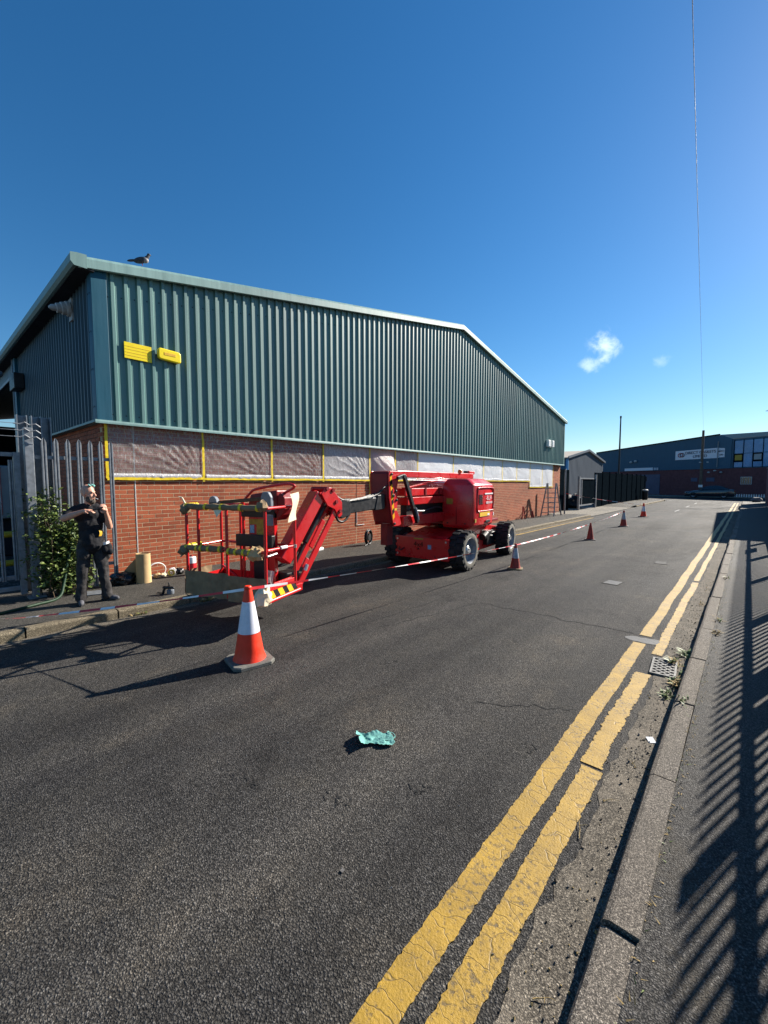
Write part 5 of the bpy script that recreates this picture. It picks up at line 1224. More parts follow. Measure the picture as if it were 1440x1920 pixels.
# ------------------------------------------------------------------ litter and weeds
t = thing('dropped_cloth', 'crumpled turquoise cloth lying alone on the road', 'cloth', (-1.83, 2.0, .004), R(58)); t.scale = (1.05, 1.25, .65)
def cl(u, v):
    x = (u - .5) * .22; y = (v - .5) * .11
    z = .012 + .030 * abs(noise.noise(Vector((u * 3.4, v * 2.4, 1.3)))) + .014 * abs(noise.noise(Vector((u * 9, v * 7, 4))))
    if u < .18: z += .06 * (1 - u / .18)
    ex = .05 * noise.noise(Vector((v * 3, 2, u * 2))); ey = .04 * noise.noise(Vector((u * 4, 7, v * 2)))
    return (x + ex * .5, y + ey * .7 + (.02 * math.sin(u * 6)), z)
m = MB(); m.sheet(cl, 44, 28); m.build('fabric', 'cloth_teal', t, world=False, smooth=60)
m = MB(); m.tube(smooth_path([(.09, .03, .03), (.125, .02, .02), (.13, -.01, .015), (.10, -.03, .02), (.06, -.035, .03)]), .004, 6); m.build('seam', 'cloth_teal', t, world=False)
m = MB(); m.box(-.022, .022, -.03, .03, 0, .002); m.lathe([(.004, .0021), (.004, .0026)], 8, (.0, .02, 0)); o = m.build('paper_tag', 'white_plastic', kind=None); o.location = (-.42, 3.23, .008); o.rotation_euler = (R(6), R(-5), R(30)); tag(o, 'small white tag lying in the gutter below the kerb', 'litter')
m = MB(); m.box(-.008, .008, -.009, .009, 0, .003); o = m.build('gum_spot', 'pebble'); o.location = (-1.30, 1.20, .003); tag(o, 'small pale chip on the asphalt in the foreground', 'litter')
rnd = random.Random(11)
def twig(p, L, a, k):
    m = MB(); pts = [Vector(p)]; d = Vector((math.cos(a), math.sin(a), 0))
    for i in range(6): d = (d + Vector((rnd.gauss(0, .2), rnd.gauss(0, .2), 0))).normalized(); pts.append(pts[-1] + d * L / 6 + Vector((0, 0, .003 * math.sin(i))))
    m.tube(pts, [.0024 - .0003 * i for i in range(7)], 5)
    q = pts[3]; m.tube([q, q + Vector((d.y, -d.x, .3)) * L * .25], [.0016, .0008], 5)
    m.v = [(p_[0], p_[1], max(.004, p_[2])) for p_ in m.v]
    o = m.build('twig', 'straw'); return o
for i, (x, y, L, a, lab) in enumerate(((-.545, 2.08, .16, 1.7, 'forked dry twig lying on silt beside the yellow line'), (-.52, 2.42, .09, 1.2, 'short pale twig in the gutter beyond the forked one'), (-.44, 2.85, .08, 2.4, 'short dry stalk near the kerb in the gutter'), (-.47, 1.30, .08, 1.4, 'thin dry straw at the bottom of the gutter'))):
    tag(twig((x, y, .008), L, a, i), lab, 'twig', 'dry twigs in the gutter')
# grit, dead leaves and crumbs in the gutter: too small to pick apart
m = MB()
for i in range(900):
    y = rnd.uniform(.6, 9.0) if i < 750 else rnd.uniform(9, 20); x = KR - abs(rnd.gauss(0, .09)) - .012 if rnd.random() < .65 else rnd.uniform(-.56, KR - .02)
    r = rnd.uniform(.002, .0065) * (1.0 if rnd.random() < .92 else 1.8)
    c = Vector((x, y, .003 + r * .5)); e = Euler((rnd.uniform(0, 3), rnd.uniform(0, 3), rnd.uniform(0, 3))).to_matrix()
    m.add([c + e @ (Vector(p) * r) for p in ((1, 0, 0), (-1, .2, 0), (0, 1, .1), (.1, -1, 0), (0, .1, .8), (0, 0, -.8))], [(0, 2, 4), (2, 1, 4), (1, 3, 4), (3, 0, 4), (2, 0, 5), (1, 2, 5), (3, 1, 5), (0, 3, 5)], i % 3)
o = m.build('gutter_grit', ['pebble', 'crack_dark', 'straw'], kind='stuff'); o['label'] = 'grit and dry crumbs gathered along the right gutter'; o['category'] = 'grit'
m = MB()
for i in range(1500):
    x = rnd.uniform(-5.6, -.95); y = rnd.uniform(.7, 9); r = rnd.uniform(.0015, .004); c = Vector((x, y, .002))
    m.add([c + Vector(p) * r for p in ((1, 0, .2), (-.6, .8, .2), (-.5, -.9, .2), (0, 0, 1.0))], [(0, 1, 3), (1, 2, 3), (2, 0, 3)], 0 if i % 5 else 1)
o = m.build('loose_chippings', ['pebble', 'white_dull'], kind='stuff'); o['label'] = 'loose stone chippings scattered over the road'; o['category'] = 'grit'
def weed(x, y, z, n, h, lab, mats=('leaf_green',), sp=.05, ang=None):
    t = thing('weed', lab, 'weed', (x, y, z), 0, 'weeds along the kerbs'); q = random.Random(int((x + 9) * 1000 + y * 77))
    m = MB()
    for i in range(n):
        a = q.uniform(0, 6.28); L = q.uniform(.5, 1) * h; b = Vector((q.gauss(0, sp * .4), q.gauss(0, sp), 0)); d = Vector((math.cos(a), math.sin(a), 0)); s = Vector((-d.y, d.x, 0))
        w = L * q.uniform(.14, .28); el = q.uniform(.3, 1.2)
        p1 = b + d * L * .5 * math.cos(el) + Vector((0, 0, L * .5 * math.sin(el))); p2 = b + d * L * math.cos(el * .55) + Vector((0, 0, L * .72 * math.sin(el)))
        m.add([b - s * w * .2, b + s * w * .2, p1 + s * w * .5, p1 - s * w * .5, p2], [(0, 1, 2, 3), (3, 2, 4)], i % len(mats))
    m.build('leaves', list(mats), t, world=False, kind='stuff')
    c = MB(); c.tube([(0, 0, -.005), (0, 0, h * .25)], [.005, .002], 5); c.build('stem', 'stem_brown', t, world=False)
for (x, y, z, n, h, lab, mt) in ((-.40, 5.12, 0, 40, .11, 'bushy green weed at the kerb just beyond the drain', ('leaf_green',)), (-.46, 4.80, 0, 44, .10, 'sprawling weed at the far edge of drain grate', ('leaf_green', 'straw')),
                                 (-.41, 4.28, 0, 46, .10, 'weed clump at the near side of the drain grate', ('leaf_green', 'straw')), (-.43, 4.02, 0, 30, .08, 'low weed below the kerb nearest the drain', ('leaf_green',)),
                                 (-.29, 3.78, .105, 12, .07, 'little green rosette on top of the kerb joint', ('leaf_green',)), (-.20, 6.3, .10, 24, .08, 'dry grass behind the raised kerb stone', ('straw', 'leaf_green')), (-.20, 5.75, .10, 26, .07, 'straw coloured tuft behind the lower kerb stone', ('straw',)),
                                 (-.42, 7.4, 0, 18, .07, 'dry leaves in the gutter below the far kerb stones', ('straw',)), (-.21, 9.2, .10, 18, .08, 'yellowed tuft behind the kerb half way along', ('straw', 'leaf_green')), (-.30, 13.6, .02, 26, .11, 'green tuft where the building shadow crosses kerb', ('leaf_green',)),
                                 (-6.0, 1.95, 0, 30, .08, 'dry grass at the foot of left kerb near the man', ('straw', 'leaf_green')), (-5.95, 2.85, .0, 40, .11, 'green weed under the basket at left kerb', ('leaf_green', 'straw')), (-8.12, 5.2, .06, 26, .07, 'thin weed at the foot of the brick wall', ('straw', 'leaf_green'))):
    weed(x, y, z, n, h, lab, mt)
m = MB()
for i in range(700):
    y = rnd.uniform(.9, 16); x = -.205 + rnd.gauss(0, .018) + .012 * wob(y * 2, 1, 4); L = rnd.uniform(.01, .035); a = rnd.uniform(0, 6.28)
    b = Vector((x, y, .106)); d = Vector((math.cos(a), math.sin(a), rnd.uniform(.2, .9))).normalized(); s = Vector((-d.y, d.x, 0)) * .003
    m.add([b - s, b + s, b + d * L], [(0, 1, 2)], 0 if rnd.random() < .75 else 1)
o = m.build('kerb_moss', ['straw', 'leaf_green'], kind='stuff'); o['label'] = 'dry moss and grass along the back of the right kerb'; o['category'] = 'moss'
m = MB()
for i in range(800):
    y = rnd.uniform(2.2, 20); x = WX + .02 + abs(rnd.gauss(0, .03)); L = rnd.uniform(.015, .05); a = rnd.uniform(0, 6.28)
    b = Vector((x, y, wallz(y) - .004)); d = Vector((math.cos(a), math.sin(a), rnd.uniform(.4, 1.2))).normalized(); s = Vector((-d.y, d.x, 0)) * .004
    m.add([b - s, b + s, b + d * L], [(0, 1, 2)], 0 if rnd.random() < .7 else 1)
o = m.build('wall_grass', ['straw', 'leaf_dark'], kind='stuff'); o['label'] = 'dry grass along the foot of the brick wall'; o['category'] = 'grass'
# ------------------------------------------------------------------ man on the pavement
pos = Vector((-6.76, 1.62, .098))
man = thing('person', 'bald bearded man in black workwear standing by the fence with hands at chest', 'person', pos, R(76.6)); man.scale = (.88, .92, 1.0)
# local axes: x to the right of the picture, -y towards the road, z up
def rm(mb_, nme, mat, vox, sm=4, fn=None): return remesh(mb_, nme, mat, vox, man, sm, fn)
HZ = 1.505                                            # centre of the head
sk = MB()
fd = Vector((.80, -.60, 0)).normalized(); fs_ = Vector((-fd.y, fd.x, 0))        # where the face looks, and its left side
hc = Vector((-.01, -.02, HZ))
def hp(f, s, z): return hc + fd * f + fs_ * s + Vector((0, 0, z))
az = math.atan2(fd.y, fd.x)
sk.ell(hp(-.012, 0, .032), (.098, .076, .092), (0, 0, az), 20)            # cranium
sk.ell(hp(.030, 0, -.035), (.066, .060, .085), (0, 0, az), 18)            # face
sk.ell(hp(.052, 0, -.098), (.034, .040, .028), (0, 0, az), 14)            # chin
sk.cap(hp(.090, 0, .012), hp(.112, 0, -.026), .010, .015)                 # nose
sk.ell(hp(.083, 0, .024), (.012, .046, .010), (0, 0, az), 12)             # brow
for s in (-1, 1):
    sk.ell(hp(-.01, s * .078, -.01), (.020, .010, .034), (0, R(12), az), 12)  # ears
    sk.ell(hp(.066, s * .036, -.028), (.018, .020, .018), (0, 0, az), 10)     # cheeks
sk.ell(hp(.092, 0, -.062), (.010, .022, .006), (0, 0, az), 10)            # lips
sk.cap((-.012, .01, HZ - .10), (-.015, .025, HZ - .19), .055, .062)       # neck
sk.ell((-.02, .03, 1.22), (.16, .09, .10), None, 16)
# right arm: elbow out to the side, forearm back across to the chest
shR, elR, wrR = Vector((-.19, .01, 1.275)), Vector((-.330, -.09, 1.185)), Vector((-.085, -.225, 1.275))
shL, elL, wrL = Vector((.155, .035, 1.275)), Vector((.245, -.06, 1.045)), Vector((.205, -.205, 1.235))
sk.cap(shR, elR, .052, .043); sk.cap(elR, elR.lerp(wrR, .35), .043, .044); sk.cap(elR.lerp(wrR, .35), wrR, .044, .027)
sk.cap(shL, elL, .052, .042); sk.cap(elL, elL.lerp(wrL, .35), .042, .043); sk.cap(elL.lerp(wrL, .35), wrL, .043, .027)
def hand(w, d, up, curl, thumb_side):
    d = d.normalized(); sd = d.cross(up).normalized(); up = sd.cross(d).normalized()
    pc = w + d * .055
    sk.cap(w, w + d * .03, .026, .03); sk.ell(pc, (.036, .036, .020), None, 12); sk.cap(w + d * .03 + sd * .015, w + d * .085 + sd * .022, .017, .014); sk.cap(w + d * .03 - sd * .015, w + d * .085 - sd * .022, .017, .014)
    for i, (o_, L) in enumerate(((-.033, .062), (-.011, .074), (.011, .078), (.033, .068))):
        a = w + d * .088 + sd * o_ * thumb_side; b = a + (d * math.cos(curl * .6) - up * math.sin(curl * .6)) * L * .5; c = b + (d * math.cos(curl * 1.5) - up * math.sin(curl * 1.5)) * L * .5
        sk.cap(a, b, .0095, .009); sk.cap(b, c, .009, .0078)
    a = w + d * .035 + sd * .030 * thumb_side; b = a + (d * .6 + sd * .8 * thumb_side - up * .3).normalized() * .035; c = b + (d * .9 + sd * .1 * thumb_side - up * .5).normalized() * .03
    sk.cap(a, b, .012, .0105); sk.cap(b, c, .0105, .009)
hand(wrR, Vector((.86, -.36, .12)), Vector((.1, -.2, 1)), .55, 1)
hand(wrL, Vector((-.25, -.45, .85)), Vector((.6, -.7, -.2)), .9, -1)
body = rm(sk, 'body', 'skin', .0072, 3)
# shirt with short sleeves, trousers with pockets, boots
sh = MB()
sh.ell((-.015, .03, 1.20), (.185, .112, .135), None, 20); sh.ell((.0, .015, 1.06), (.165, .120, .15), None, 20); sh.ell((.01, .0, .93), (.168, .132, .13), None, 20); sh.cap((-.10, .03, 1.31), (.08, .04, 1.31), .062, .062)
sh.cap(shR + Vector((.02, 0, 0)), shR.lerp(elR, .62), .078, .070); sh.cap(shL - Vector((.02, 0, 0)), shL.lerp(elL, .52), .076, .068)
sh.cap((-.013, .02, 1.33), (-.013, .02, 1.352), .068, .062)
sh.cap((.0, .0, .86), (.01, .0, .82), .155, .150)
def rum(sc, amp, seed):
    def f(p):
        n_ = noise.noise(Vector((p.x * sc, p.y * sc, p.z * sc * .6 + seed))); n2 = noise.noise(Vector((p.x * sc * 2.3, p.y * sc * 2.3, p.z * sc * 2 + seed)))
        return p + Vector((p.x, p.y, 0)).normalized() * amp * (n_ + .5 * n2)
    return f
shirt = rm(sh, 'shirt', 'cloth_black', .011, 3, rum(13, .013, 2))
tr = MB()
hR, kR, aR = Vector((-.085, .01, .80)), Vector((-.13, -.03, .45)), Vector((-.165, -.015, .085))
hL, kL, aL = Vector((.085, .02, .80)), Vector((.135, -.005, .45)), Vector((.172, .02, .085))
tr.ell((.0, .01, .82), (.165, .125, .11), None, 20)
for h_, k_, a_ in ((hR, kR, aR), (hL, kL, aL)):
    tr.cap(h_, k_, .098, .080); tr.cap(k_, k_.lerp(a_, .5), .080, .072); tr.cap(k_.lerp(a_, .5), a_ + Vector((0, 0, .03)), .072, .070); tr.cap(a_ + Vector((0, -.005, .03)), a_ + Vector((0, -.01, .0)), .072, .076)
tr.ell((-.10, -.075, .68), (.075, .045, .085), None, 14); tr.ell((.19, .0, .66), (.05, .06, .09), None, 14)
trousers = rm(tr, 'trousers', 'cloth_trousers', .011, 3, rum(12, .018, 7))
m = MB(); m.sheet(lambda u, v: (.003 + .172 * math.cos(6.2832 * u), .005 + .135 * math.sin(6.2832 * u), .855 + .035 * v), 40, 1); m.build('belt', 'black_steel', man, world=False, smooth=60)
for s, a_, dx in ((-1, aR, -.25), (1, aL, .55)):
    d = Vector((dx * .5 + .12, -.9, 0)).normalized() if s < 0 else Vector((.86, -.5, 0)).normalized()
    q = MB(); c = Vector((a_.x, a_.y, 0))
    q.cap(c + Vector((0, 0, .075)), c + Vector((0, 0, .045)), .052, .050); q.cap(c - d * .045 + Vector((0, 0, .042)), c + d * .10 + Vector((0, 0, .036)), .042, .036); q.cap(c + d * .10 + Vector((0, 0, .036)), c + d * .155 + Vector((0, 0, .03)), .040, .030)
    b_ = remesh(q, 'boot', 'shoe_grey', .008, man, 2, lambda p: Vector((p.x, p.y, max(p.z, .0))))
    m = MB(); sd = Vector((-d.y, d.x, 0))
    m.add([c + d * x + sd * y + Vector((0, 0, z)) for z in (.0, .018) for x, y in ((-.085, -.035), (-.085, .035), (.05, .048), (.15, .042), (.19, 0), (.15, -.042), (.05, -.048))], [(6, 5, 4, 3, 2, 1, 0), (7, 8, 9, 10, 11, 12, 13)] + [(i, (i + 1) % 7, 7 + (i + 1) % 7, 7 + i) for i in range(7)]); m.build('sole', 'rubber', b_, world=False)
# beard, stubble line, eyes, spectacles pushed up on the head
q = MB(); q.ell(hp(.055, 0, -.105), (.046, .052, .040), (0, 0, az), 16); q.ell(hp(.030, .050, -.075), (.042, .014, .050), (0, 0, az), 12); q.ell(hp(.030, -.050, -.075), (.042, .014, .050), (0, 0, az), 12); q.ell(hp(.093, 0, -.050), (.012, .030, .009), (0, 0, az), 12)
remesh(q, 'beard', 'hair_grey', .007, man, 2, lambda p: p + Vector((.004 * noise.noise(p * 90), .004 * noise.noise(p * 95), .005 * noise.noise(p * 80))))
for s in (-1, 1):
    m = MB(); m.ell(hp(.084, s * .032, .008), (.010, .014, .007), (0, 0, az), 10); m.build('eye', 'ink_black', man, world=False, smooth=60)
    m = MB(); m.ell(hp(.055, s * .036, .112), (.030, .030, .010), (R(10) * s, R(35), az), 14); m.build('spectacle_lens', 'cloth_teal', man, world=False, smooth=60)
m = MB(); m.tube([hp(.045, -.07, .10), hp(.068, -.036, .115), hp(.072, 0, .112), hp(.068, .036, .115), hp(.045, .07, .10), hp(-.03, .085, .03)], .004, 6); m.build('spectacle_frame', 'black_steel', man, world=False, smooth=60)
m = MB(); m.tube([hp(.10, .01, -.062), hp(.155, -.01, -.075)], .0045, 7); m.build('cigarette', 'white_plastic', man, world=False, smooth=60)
# tool held between the hands, work gloves at the hip, printed badge
m = MB(); m.cap((.045, -.285, 1.297), (.16, -.275, 1.325), .014, .011); m.build('held_tool', 'black_steel', man, world=False, smooth=50)
q = MB(); q.ell((.215, -.06, .755), (.055, .05, .075)); q.ell((.235, -.085, .70), (.045, .04, .05)); q.ell((.175, -.08, .73), (.045, .045, .06)); remesh(q, 'tool_pouch', 'cloth_black', .009, man, 3)
m = MB(); m.sheet(lambda u, v: (.15 + .08 * u, -.125 - .02 * math.sin(u * 4), .80 + .035 * v + .02 * u), 5, 3); m.build('white_cloth', 'white_plastic', man, world=False, smooth=60)
m = MB(); m.sheet(lambda u, v: (.098 + .035 * u + .012 * math.sin(v * 3.1), -.128 + .02 * u + .004 * v, .925 + .085 * v), 4, 6); m.build('shirt_badge', 'sticker_yellow', man, world=False, smooth=60)

# ------------------------------------------------------------------ beyond the warehouse
t = thing('fence_post', 'slim grey post at the far corner where the short tape is tied', 'post', (-7.5, 23.5, 0))
m = MB(); m.tube([(0, 0, -.05), (0, 0, 2.45)], .04, 10); m.build('tube', 'galvanised', t, world=False, smooth=50)
m = MB(); m.lathe([(.045, 2.45), (.045, 2.47), (.02, 2.49)], 10); m.build('cap', 'galvanised', t, world=False)
hoard = thing('sheet_fence', 'tall dark sheet fence running from the gateway to the far corner', 'fence', (-8.0, 32.0, 0))
y = 31.2; k = 0
while y < 48.5:
    m = MB(); m.box(-8.05, -8.0, y, y + 1.94, .05, 2.45 + .04 * (k % 2)); pn = m.build('fence_panel', 'steel_dark_green', hoard)
    m = MB(); m.box(-8.06, -7.96, y + 1.95, y + 2.02, 0, 2.55); m.build('post', 'steel_dark_green', hoard); y += 2.02; k += 1
h2 = thing('sheet_fence', 'dark sheet fence filling the gap beside the warehouse corner', 'fence', (-8.3, 25, 0))
for i in range(2):
    m = MB(); m.box(-8.55, -8.5, 23.9 + i * 1.75, 25.6 + i * 1.75, .05, 2.75 - .2 * i); m.build('fence_panel', 'steel_dark_green', h2)
    m = MB(); m.box(-8.56, -8.46, 23.82 + i * 1.75, 23.9 + i * 1.75, 0, 2.8 - .2 * i); m.build('post', 'steel_dark_green', h2)
g2 = thing('yard_gate', 'open framed grey steel gate across the concrete crossover', 'gate', (-7.9, 29.2, 0))
for (y, h) in ((27.3, 2.15), (31.05, 2.3)):
    m = MB(); m.box(-7.98, -7.86, y, y + .12, 0, h); m.build('gate_post', 'galvanised', g2)
m = MB(); m.box(-7.96, -7.88, 27.42, 30.5, 1.98, 2.06); m.build('top_rail', 'galvanised', g2)
m = MB(); m.box(-7.96, -7.88, 27.42, 30.2, .28, .36); m.build('bottom_rail', 'galvanised', g2)
m = MB(); m.box(-7.95, -7.90, 27.95, 28.02, .36, 1.98); m.build('stile', 'galvanised', g2)
m = MB(); m.box(-7.95, -7.93, 28.02, 31.05, .36, 1.98); m.build('mesh_infill', 'steel_dark_green', g2)
lump('rubbish_heap', (-9.0, 29.6, .02), (.6, .8, .5), 4, 'void_dark', 'dark heap of junk standing behind the open yard gate', 'rubbish', .5, 2.2, 24)
t = thing('litter_bin', 'dark litter bin with pale rim at the far end of sheet fence', 'bin', (-7.5, 46.8, .1)); t.scale = (.8, .8, .9)
m = MB(); m.lathe([(.26, 0), (.30, .1), (.30, .95)], 18); m.build('body', 'black_steel', t, world=False, smooth=40)
m = MB(); m.lathe([(.32, .95), (.33, 1.05), (.2, 1.12)], 18); m.build('rim', 'white_dull', t, world=False, smooth=40)
m = MB(); m.tube([(0, 0, 1.0), (0, 0, 2.5)], .045, 8); m.box(-.12, .12, -.02, .02, 2.0, 2.45); m.build('sign_post', 'black_steel', t, world=False, kind='stuff')
# grey shed with a shallow gable
sd_ = thing('grey_shed', 'grey corrugated shed with shallow gable behind the dark fence', 'building', (-14, 51, 0))
YA, YB = 44.2, 57.8; YC = (YA + YB) / 2
def shz(y): return 4.25 + 1.05 * (1 - abs(y - YC) / ((YB - YA) / 2))
m = MB(); n = 68
for i in range(n):
    a, b_ = YA + (YB - YA) * i / n, YA + (YB - YA) * (i + 1) / n; xa = -14 + (.05 if i % 2 else 0)
    m.add([(xa, a, 0), (xa, b_, 0), (xa, b_, shz(b_)), (xa, a, shz(a))], [(0, 1, 2, 3)]); m.add([(-14, a, 0), (-13.95, a, 0), (-13.95, a, shz(a)), (-14, a, shz(a))], [(0, 1, 2, 3)])
m.build('gable_sheets', 'cladding_grey', sd_)
for s in (0, 1):
    ya, yb = ((YA - .3, YC) if s == 0 else (YB + .3, YC)); m = MB(); m.prism([(ya, shz(YA) - .05), (yb, shz(YC)), (yb, shz(YC) + .1), (ya, shz(YA) + .05)], -40, -13.8, 'x'); m.build('roof_slope', 'roof_asbestos', sd_)
    m = MB(); m.prism([(ya, shz(YA) - .05), (yb, shz(YC)), (yb, shz(YC) + .22), (ya, shz(YA) + .17)], -13.8, -13.72, 'x'); m.build('verge_trim', 'cladding_grey', sd_)
m = MB(); m.box(-40, -14.1, YA, YA + .1, 0, 4.2); m.build('side_wall', 'cladding_far', sd_)
m = MB(); m.box(-14.1, -13.9, YA - .02, YA + .16, 0, 4.25); m.build('corner_trim', 'panel_blue', sd_)
# slim lamp column and wooden telegraph pole
t = thing('lamp_column', 'slim dark column rising behind the sheet fence', 'pole', (-8.6, 40.9, 0))
m = MB(); m.tube([(0, 0, 0), (0, 0, 1.5), (0, 0, 7.35)], [.09, .085, .05], 10); m.build('shaft', 'black_steel', t, world=False, smooth=50)
m = MB(); m.tube([(0, 0, 7.3), (0, 0, 7.5)], .07, 10); m.build('head', 'black_steel', t, world=False, smooth=50)
t = thing('telegraph_pole', 'brown wooden telegraph pole in front of the company building', 'pole', (-4.36, 62.6, 0))
PT = 7.95
m = MB(); m.tube([(0, 0, 0), (0, 0, PT)], [.17, .12], 12); m.build('shaft', 'wood_pole', t, world=False, smooth=50)
m = MB(); m.box(-.2, .2, -.22, -.17, 1.2, 1.5); m.build('notice_plate', 'white_plastic', t, world=False)
for s in (-1, 1):
    m = MB(); m.lathe([(.10, 0), (.12, .06), (.10, .14)], 10, (.35 * s + .2, -.2, 4.1)); m.build('bracket_light', 'white_dull', t, world=False)
# overhead wire from the pole to another pole behind the viewer
d0 = Vector((-4.36, 62.6, PT - .1)); d1 = Vector((-.83, 6.93, 7.9))
m = MB(); e1 = d0 + (d1 - d0) * 1.22; m.tube([d0.lerp(e1, i / 40) - Vector((0, 0, .0)) for i in range(41)], .0048, 5)
o = m.build('overhead_wire', 'blind_grey'); tag(o, 'single overhead wire running up from the telegraph pole', 'wire')
# ------------------------------------------------------------------ company building across the junction
cb = thing('company_building', 'long low blue clad company building with brick base across the junction', 'building', (-3, 67.4, 0))
pB, pA, pC, pD = Vector((-19.61, 77.03, 0)), Vector((-3.01, 67.31, 0)), Vector((-1.73, 66.2, 0)), Vector((14, 58.6, 0))
pD = pC + (Vector((1.61, 64.03, 0)) - pC).normalized() * 16
CBZ = 3.5
def facew(a, b, z0, z1a, z1b, nme, mat, off=0.0, th=.12, par=None):
    d = (b - a).normalized(); nrm = Vector((d.y, -d.x, 0))
    if nrm.y > 0: nrm = -nrm
    q = [a + nrm * off, b + nrm * off]; r_ = [p - nrm * th for p in q]
    m = MB(); m.add([q[0] + Vector((0, 0, z0)), q[1] + Vector((0, 0, z0)), q[1] + Vector((0, 0, z1b)), q[0] + Vector((0, 0, z1a)), r_[0] + Vector((0, 0, z0)), r_[1] + Vector((0, 0, z0)), r_[1] + Vector((0, 0, z1b)), r_[0] + Vector((0, 0, z1a))], [(0, 1, 2, 3), (5, 4, 7, 6), (0, 4, 5, 1), (3, 2, 6, 7), (0, 3, 7, 4), (1, 5, 6, 2)])
    return m.build(nme, mat, par or cb)
pm('brick_far', (0.12, 0.042, 0.045), 0.85, var=0.25, vscale=4)
def seg(a, b, s0, s1): return a.lerp(b, s0), a.lerp(b, s1)
facew(pB, pA, 0, CBZ, CBZ, 'brick_base', 'brick_far'); facew(pA, pC, 0, CBZ, CBZ, 'brick_base', 'brick_far'); facew(pC, pD, 0, CBZ, CBZ, 'brick_base', 'brick_far')
facew(pB, pA, CBZ, 6.74, 7.74, 'cladding', 'cladding_far', .1); facew(pA, pC, CBZ, 7.74, 7.05, 'cladding', 'cladding_far', .1); facew(pC, pD, CBZ, 7.0, 7.0, 'cladding', 'cladding_far', .05)
d_ = (pA - pB).normalized(); m = MB(); m.bar(pB + Vector((0, -.2, 6.78)), pA + Vector((0, -.2, 7.78)), .12, .12); m.build('roof_trim', 'steel_dark_green', cb)
back = Vector((0, 18, 0))
m = MB(); m.add([pB + Vector((0, 0, 6.74)), pA + Vector((0, 0, 7.74)), pC + Vector((0, 0, 7.05)), pD + Vector((0, 0, 7.0)), pD + back + Vector((0, 0, 7)), pB + back + Vector((0, 0, 6.7))], [(0, 1, 2, 3, 4, 5)]); m.build('roof', 'roof_sheet', cb)
m = MB(); m.add([pB, pB + back, pB + back + Vector((0, 0, 6.7)), pB + Vector((0, 0, 6.74))], [(0, 1, 2, 3)]); m.build('end_wall', 'cladding_far', cb)
a, b = seg(pB, pA, .30, .60); facew(a, b, .05, 2.95, 2.95, 'roller_door', 'door_blue', .04); 
for i in range(9): facew(a, b, .3 + i * .3, .34 + i * .3, .34 + i * .3, 'door_slat', 'door_blue', .06, .03)
a, b = seg(pB, pA, .30, .545); facew(a, b, 3.55, 3.95, 3.95, 'fascia_board', 'sign_white', .2)
for i in range(3):
    a, b = seg(pB, pA, .555 + i * .013, .560 + i * .013); facew(a, b, 3.58, 3.92, 3.92, 'fascia_stripe', 'sign_white', .2)
# sign that wraps the corner
a, b = seg(pB, pA, .715, 1.0)
sg = thing('company_sign', 'white company sign wrapping the building corner with red logo', 'sign', a + Vector((0, 0, 5)))
def sface(a, b, z0, z1a, z1b, nme, mat, off): return facew(a, b, z0, z1a, z1b, nme, mat, off, .03, sg)
sface(a, b, 4.85, 6.05, 6.12, 'sign_board', 'sign_white', .15)
a2, b2 = seg(pA, pC, .02, .52); sface(a2, b2, 4.90, 6.10, 6.0, 'sign_board', 'sign_white', .15)
dxy = (b - a).normalized(); nr = Vector((dxy.y, -dxy.x, 0)); c0 = a.lerp(b, .60) + nr * .19
text('lettering', 'DIRECT GASKETS', .50, 'ink_navy', sg, frame(c0 + Vector((0, 0, 5.70)), dxy, (0, 0, 1)), .01)
text('lettering', 'LIMITED', .50, 'ink_navy', sg, frame(c0 + Vector((0, 0, 5.20)), dxy, (0, 0, 1)), .01)
d2 = (b2 - a2).normalized(); n2 = Vector((d2.y, -d2.x, 0)); c1 = a2.lerp(b2, .5) + n2 * .19
text('lettering', 'DIRECT', .24, 'ink_navy', sg, frame(c1 + Vector((0, 0, 5.68)), d2, (0, 0, 1)), .01)
text('lettering', 'LTD', .26, 'ink_navy', sg, frame(c1 + Vector((0, 0, 5.22)), d2, (0, 0, 1)), .01)
c2 = a.lerp(b, .15) + nr * .19
F_ = frame(c2 + Vector((0, 0, 5.48)), dxy, (0, 0, 1))
for (ox, mt, w_) in ((-.10, 'ink_red', .38), (.14, 'ink_navy', .34)):
    m = MB(); m.tube([F_ @ Vector((ox + w_ * .8 * math.cos(q), .26 * math.sin(q), .01)) for q in [math.pi * 2 * i / 24 for i in range(24)]], .045, 6, closed=True); m.build('logo_ring', mt, sg)
# glazed upper storey on the right: panes between mullions, opening lights below
dd = (pD - pC).normalized(); nn_ = Vector((dd.y, -dd.x, 0)); gx = .35
for i in range(8):
    s0 = gx + i * 1.02; a, b = pC + dd * s0, pC + dd * (s0 + .96)
    facew(a, b, 5.25, 6.75, 6.75, 'upper_pane', 'panel_blue', .10, .03)
    if i % 2 == 0:
        fr_ = facew(a, b, 4.25, 5.19, 5.19, 'opening_window', 'steel_dark_green', .12, .05)
        facew(a + dd * .10, b - dd * .10, 4.42, 5.06, 5.06, 'pane', 'blind_grey' if i else 'sticker_dim', .135, .02, fr_)
        facew(a, b, 3.62, 4.19, 4.19, 'lower_pane', 'panel_blue', .10, .03)
    else: facew(a, b, 3.62, 5.19, 5.19, 'lower_pane', 'panel_blue', .10, .03)
for i in range(9):
    s0 = gx - .06 + i * 1.02; facew(pC + dd * s0, pC + dd * (s0 + .06), 3.55, 6.85, 6.85, 'mullion', 'steel_dark_green', .15, .05)
a, b = pC + dd * 1.15, pC + dd * 2.35; wf = facew(a, b, 1.55, 2.45, 2.45, 'ground_window', 'white_dull', .05, .05); facew(a + dd * .06, b - dd * .06, 1.61, 2.39, 2.39, 'pane', 'window_glass', .06, .03, wf)
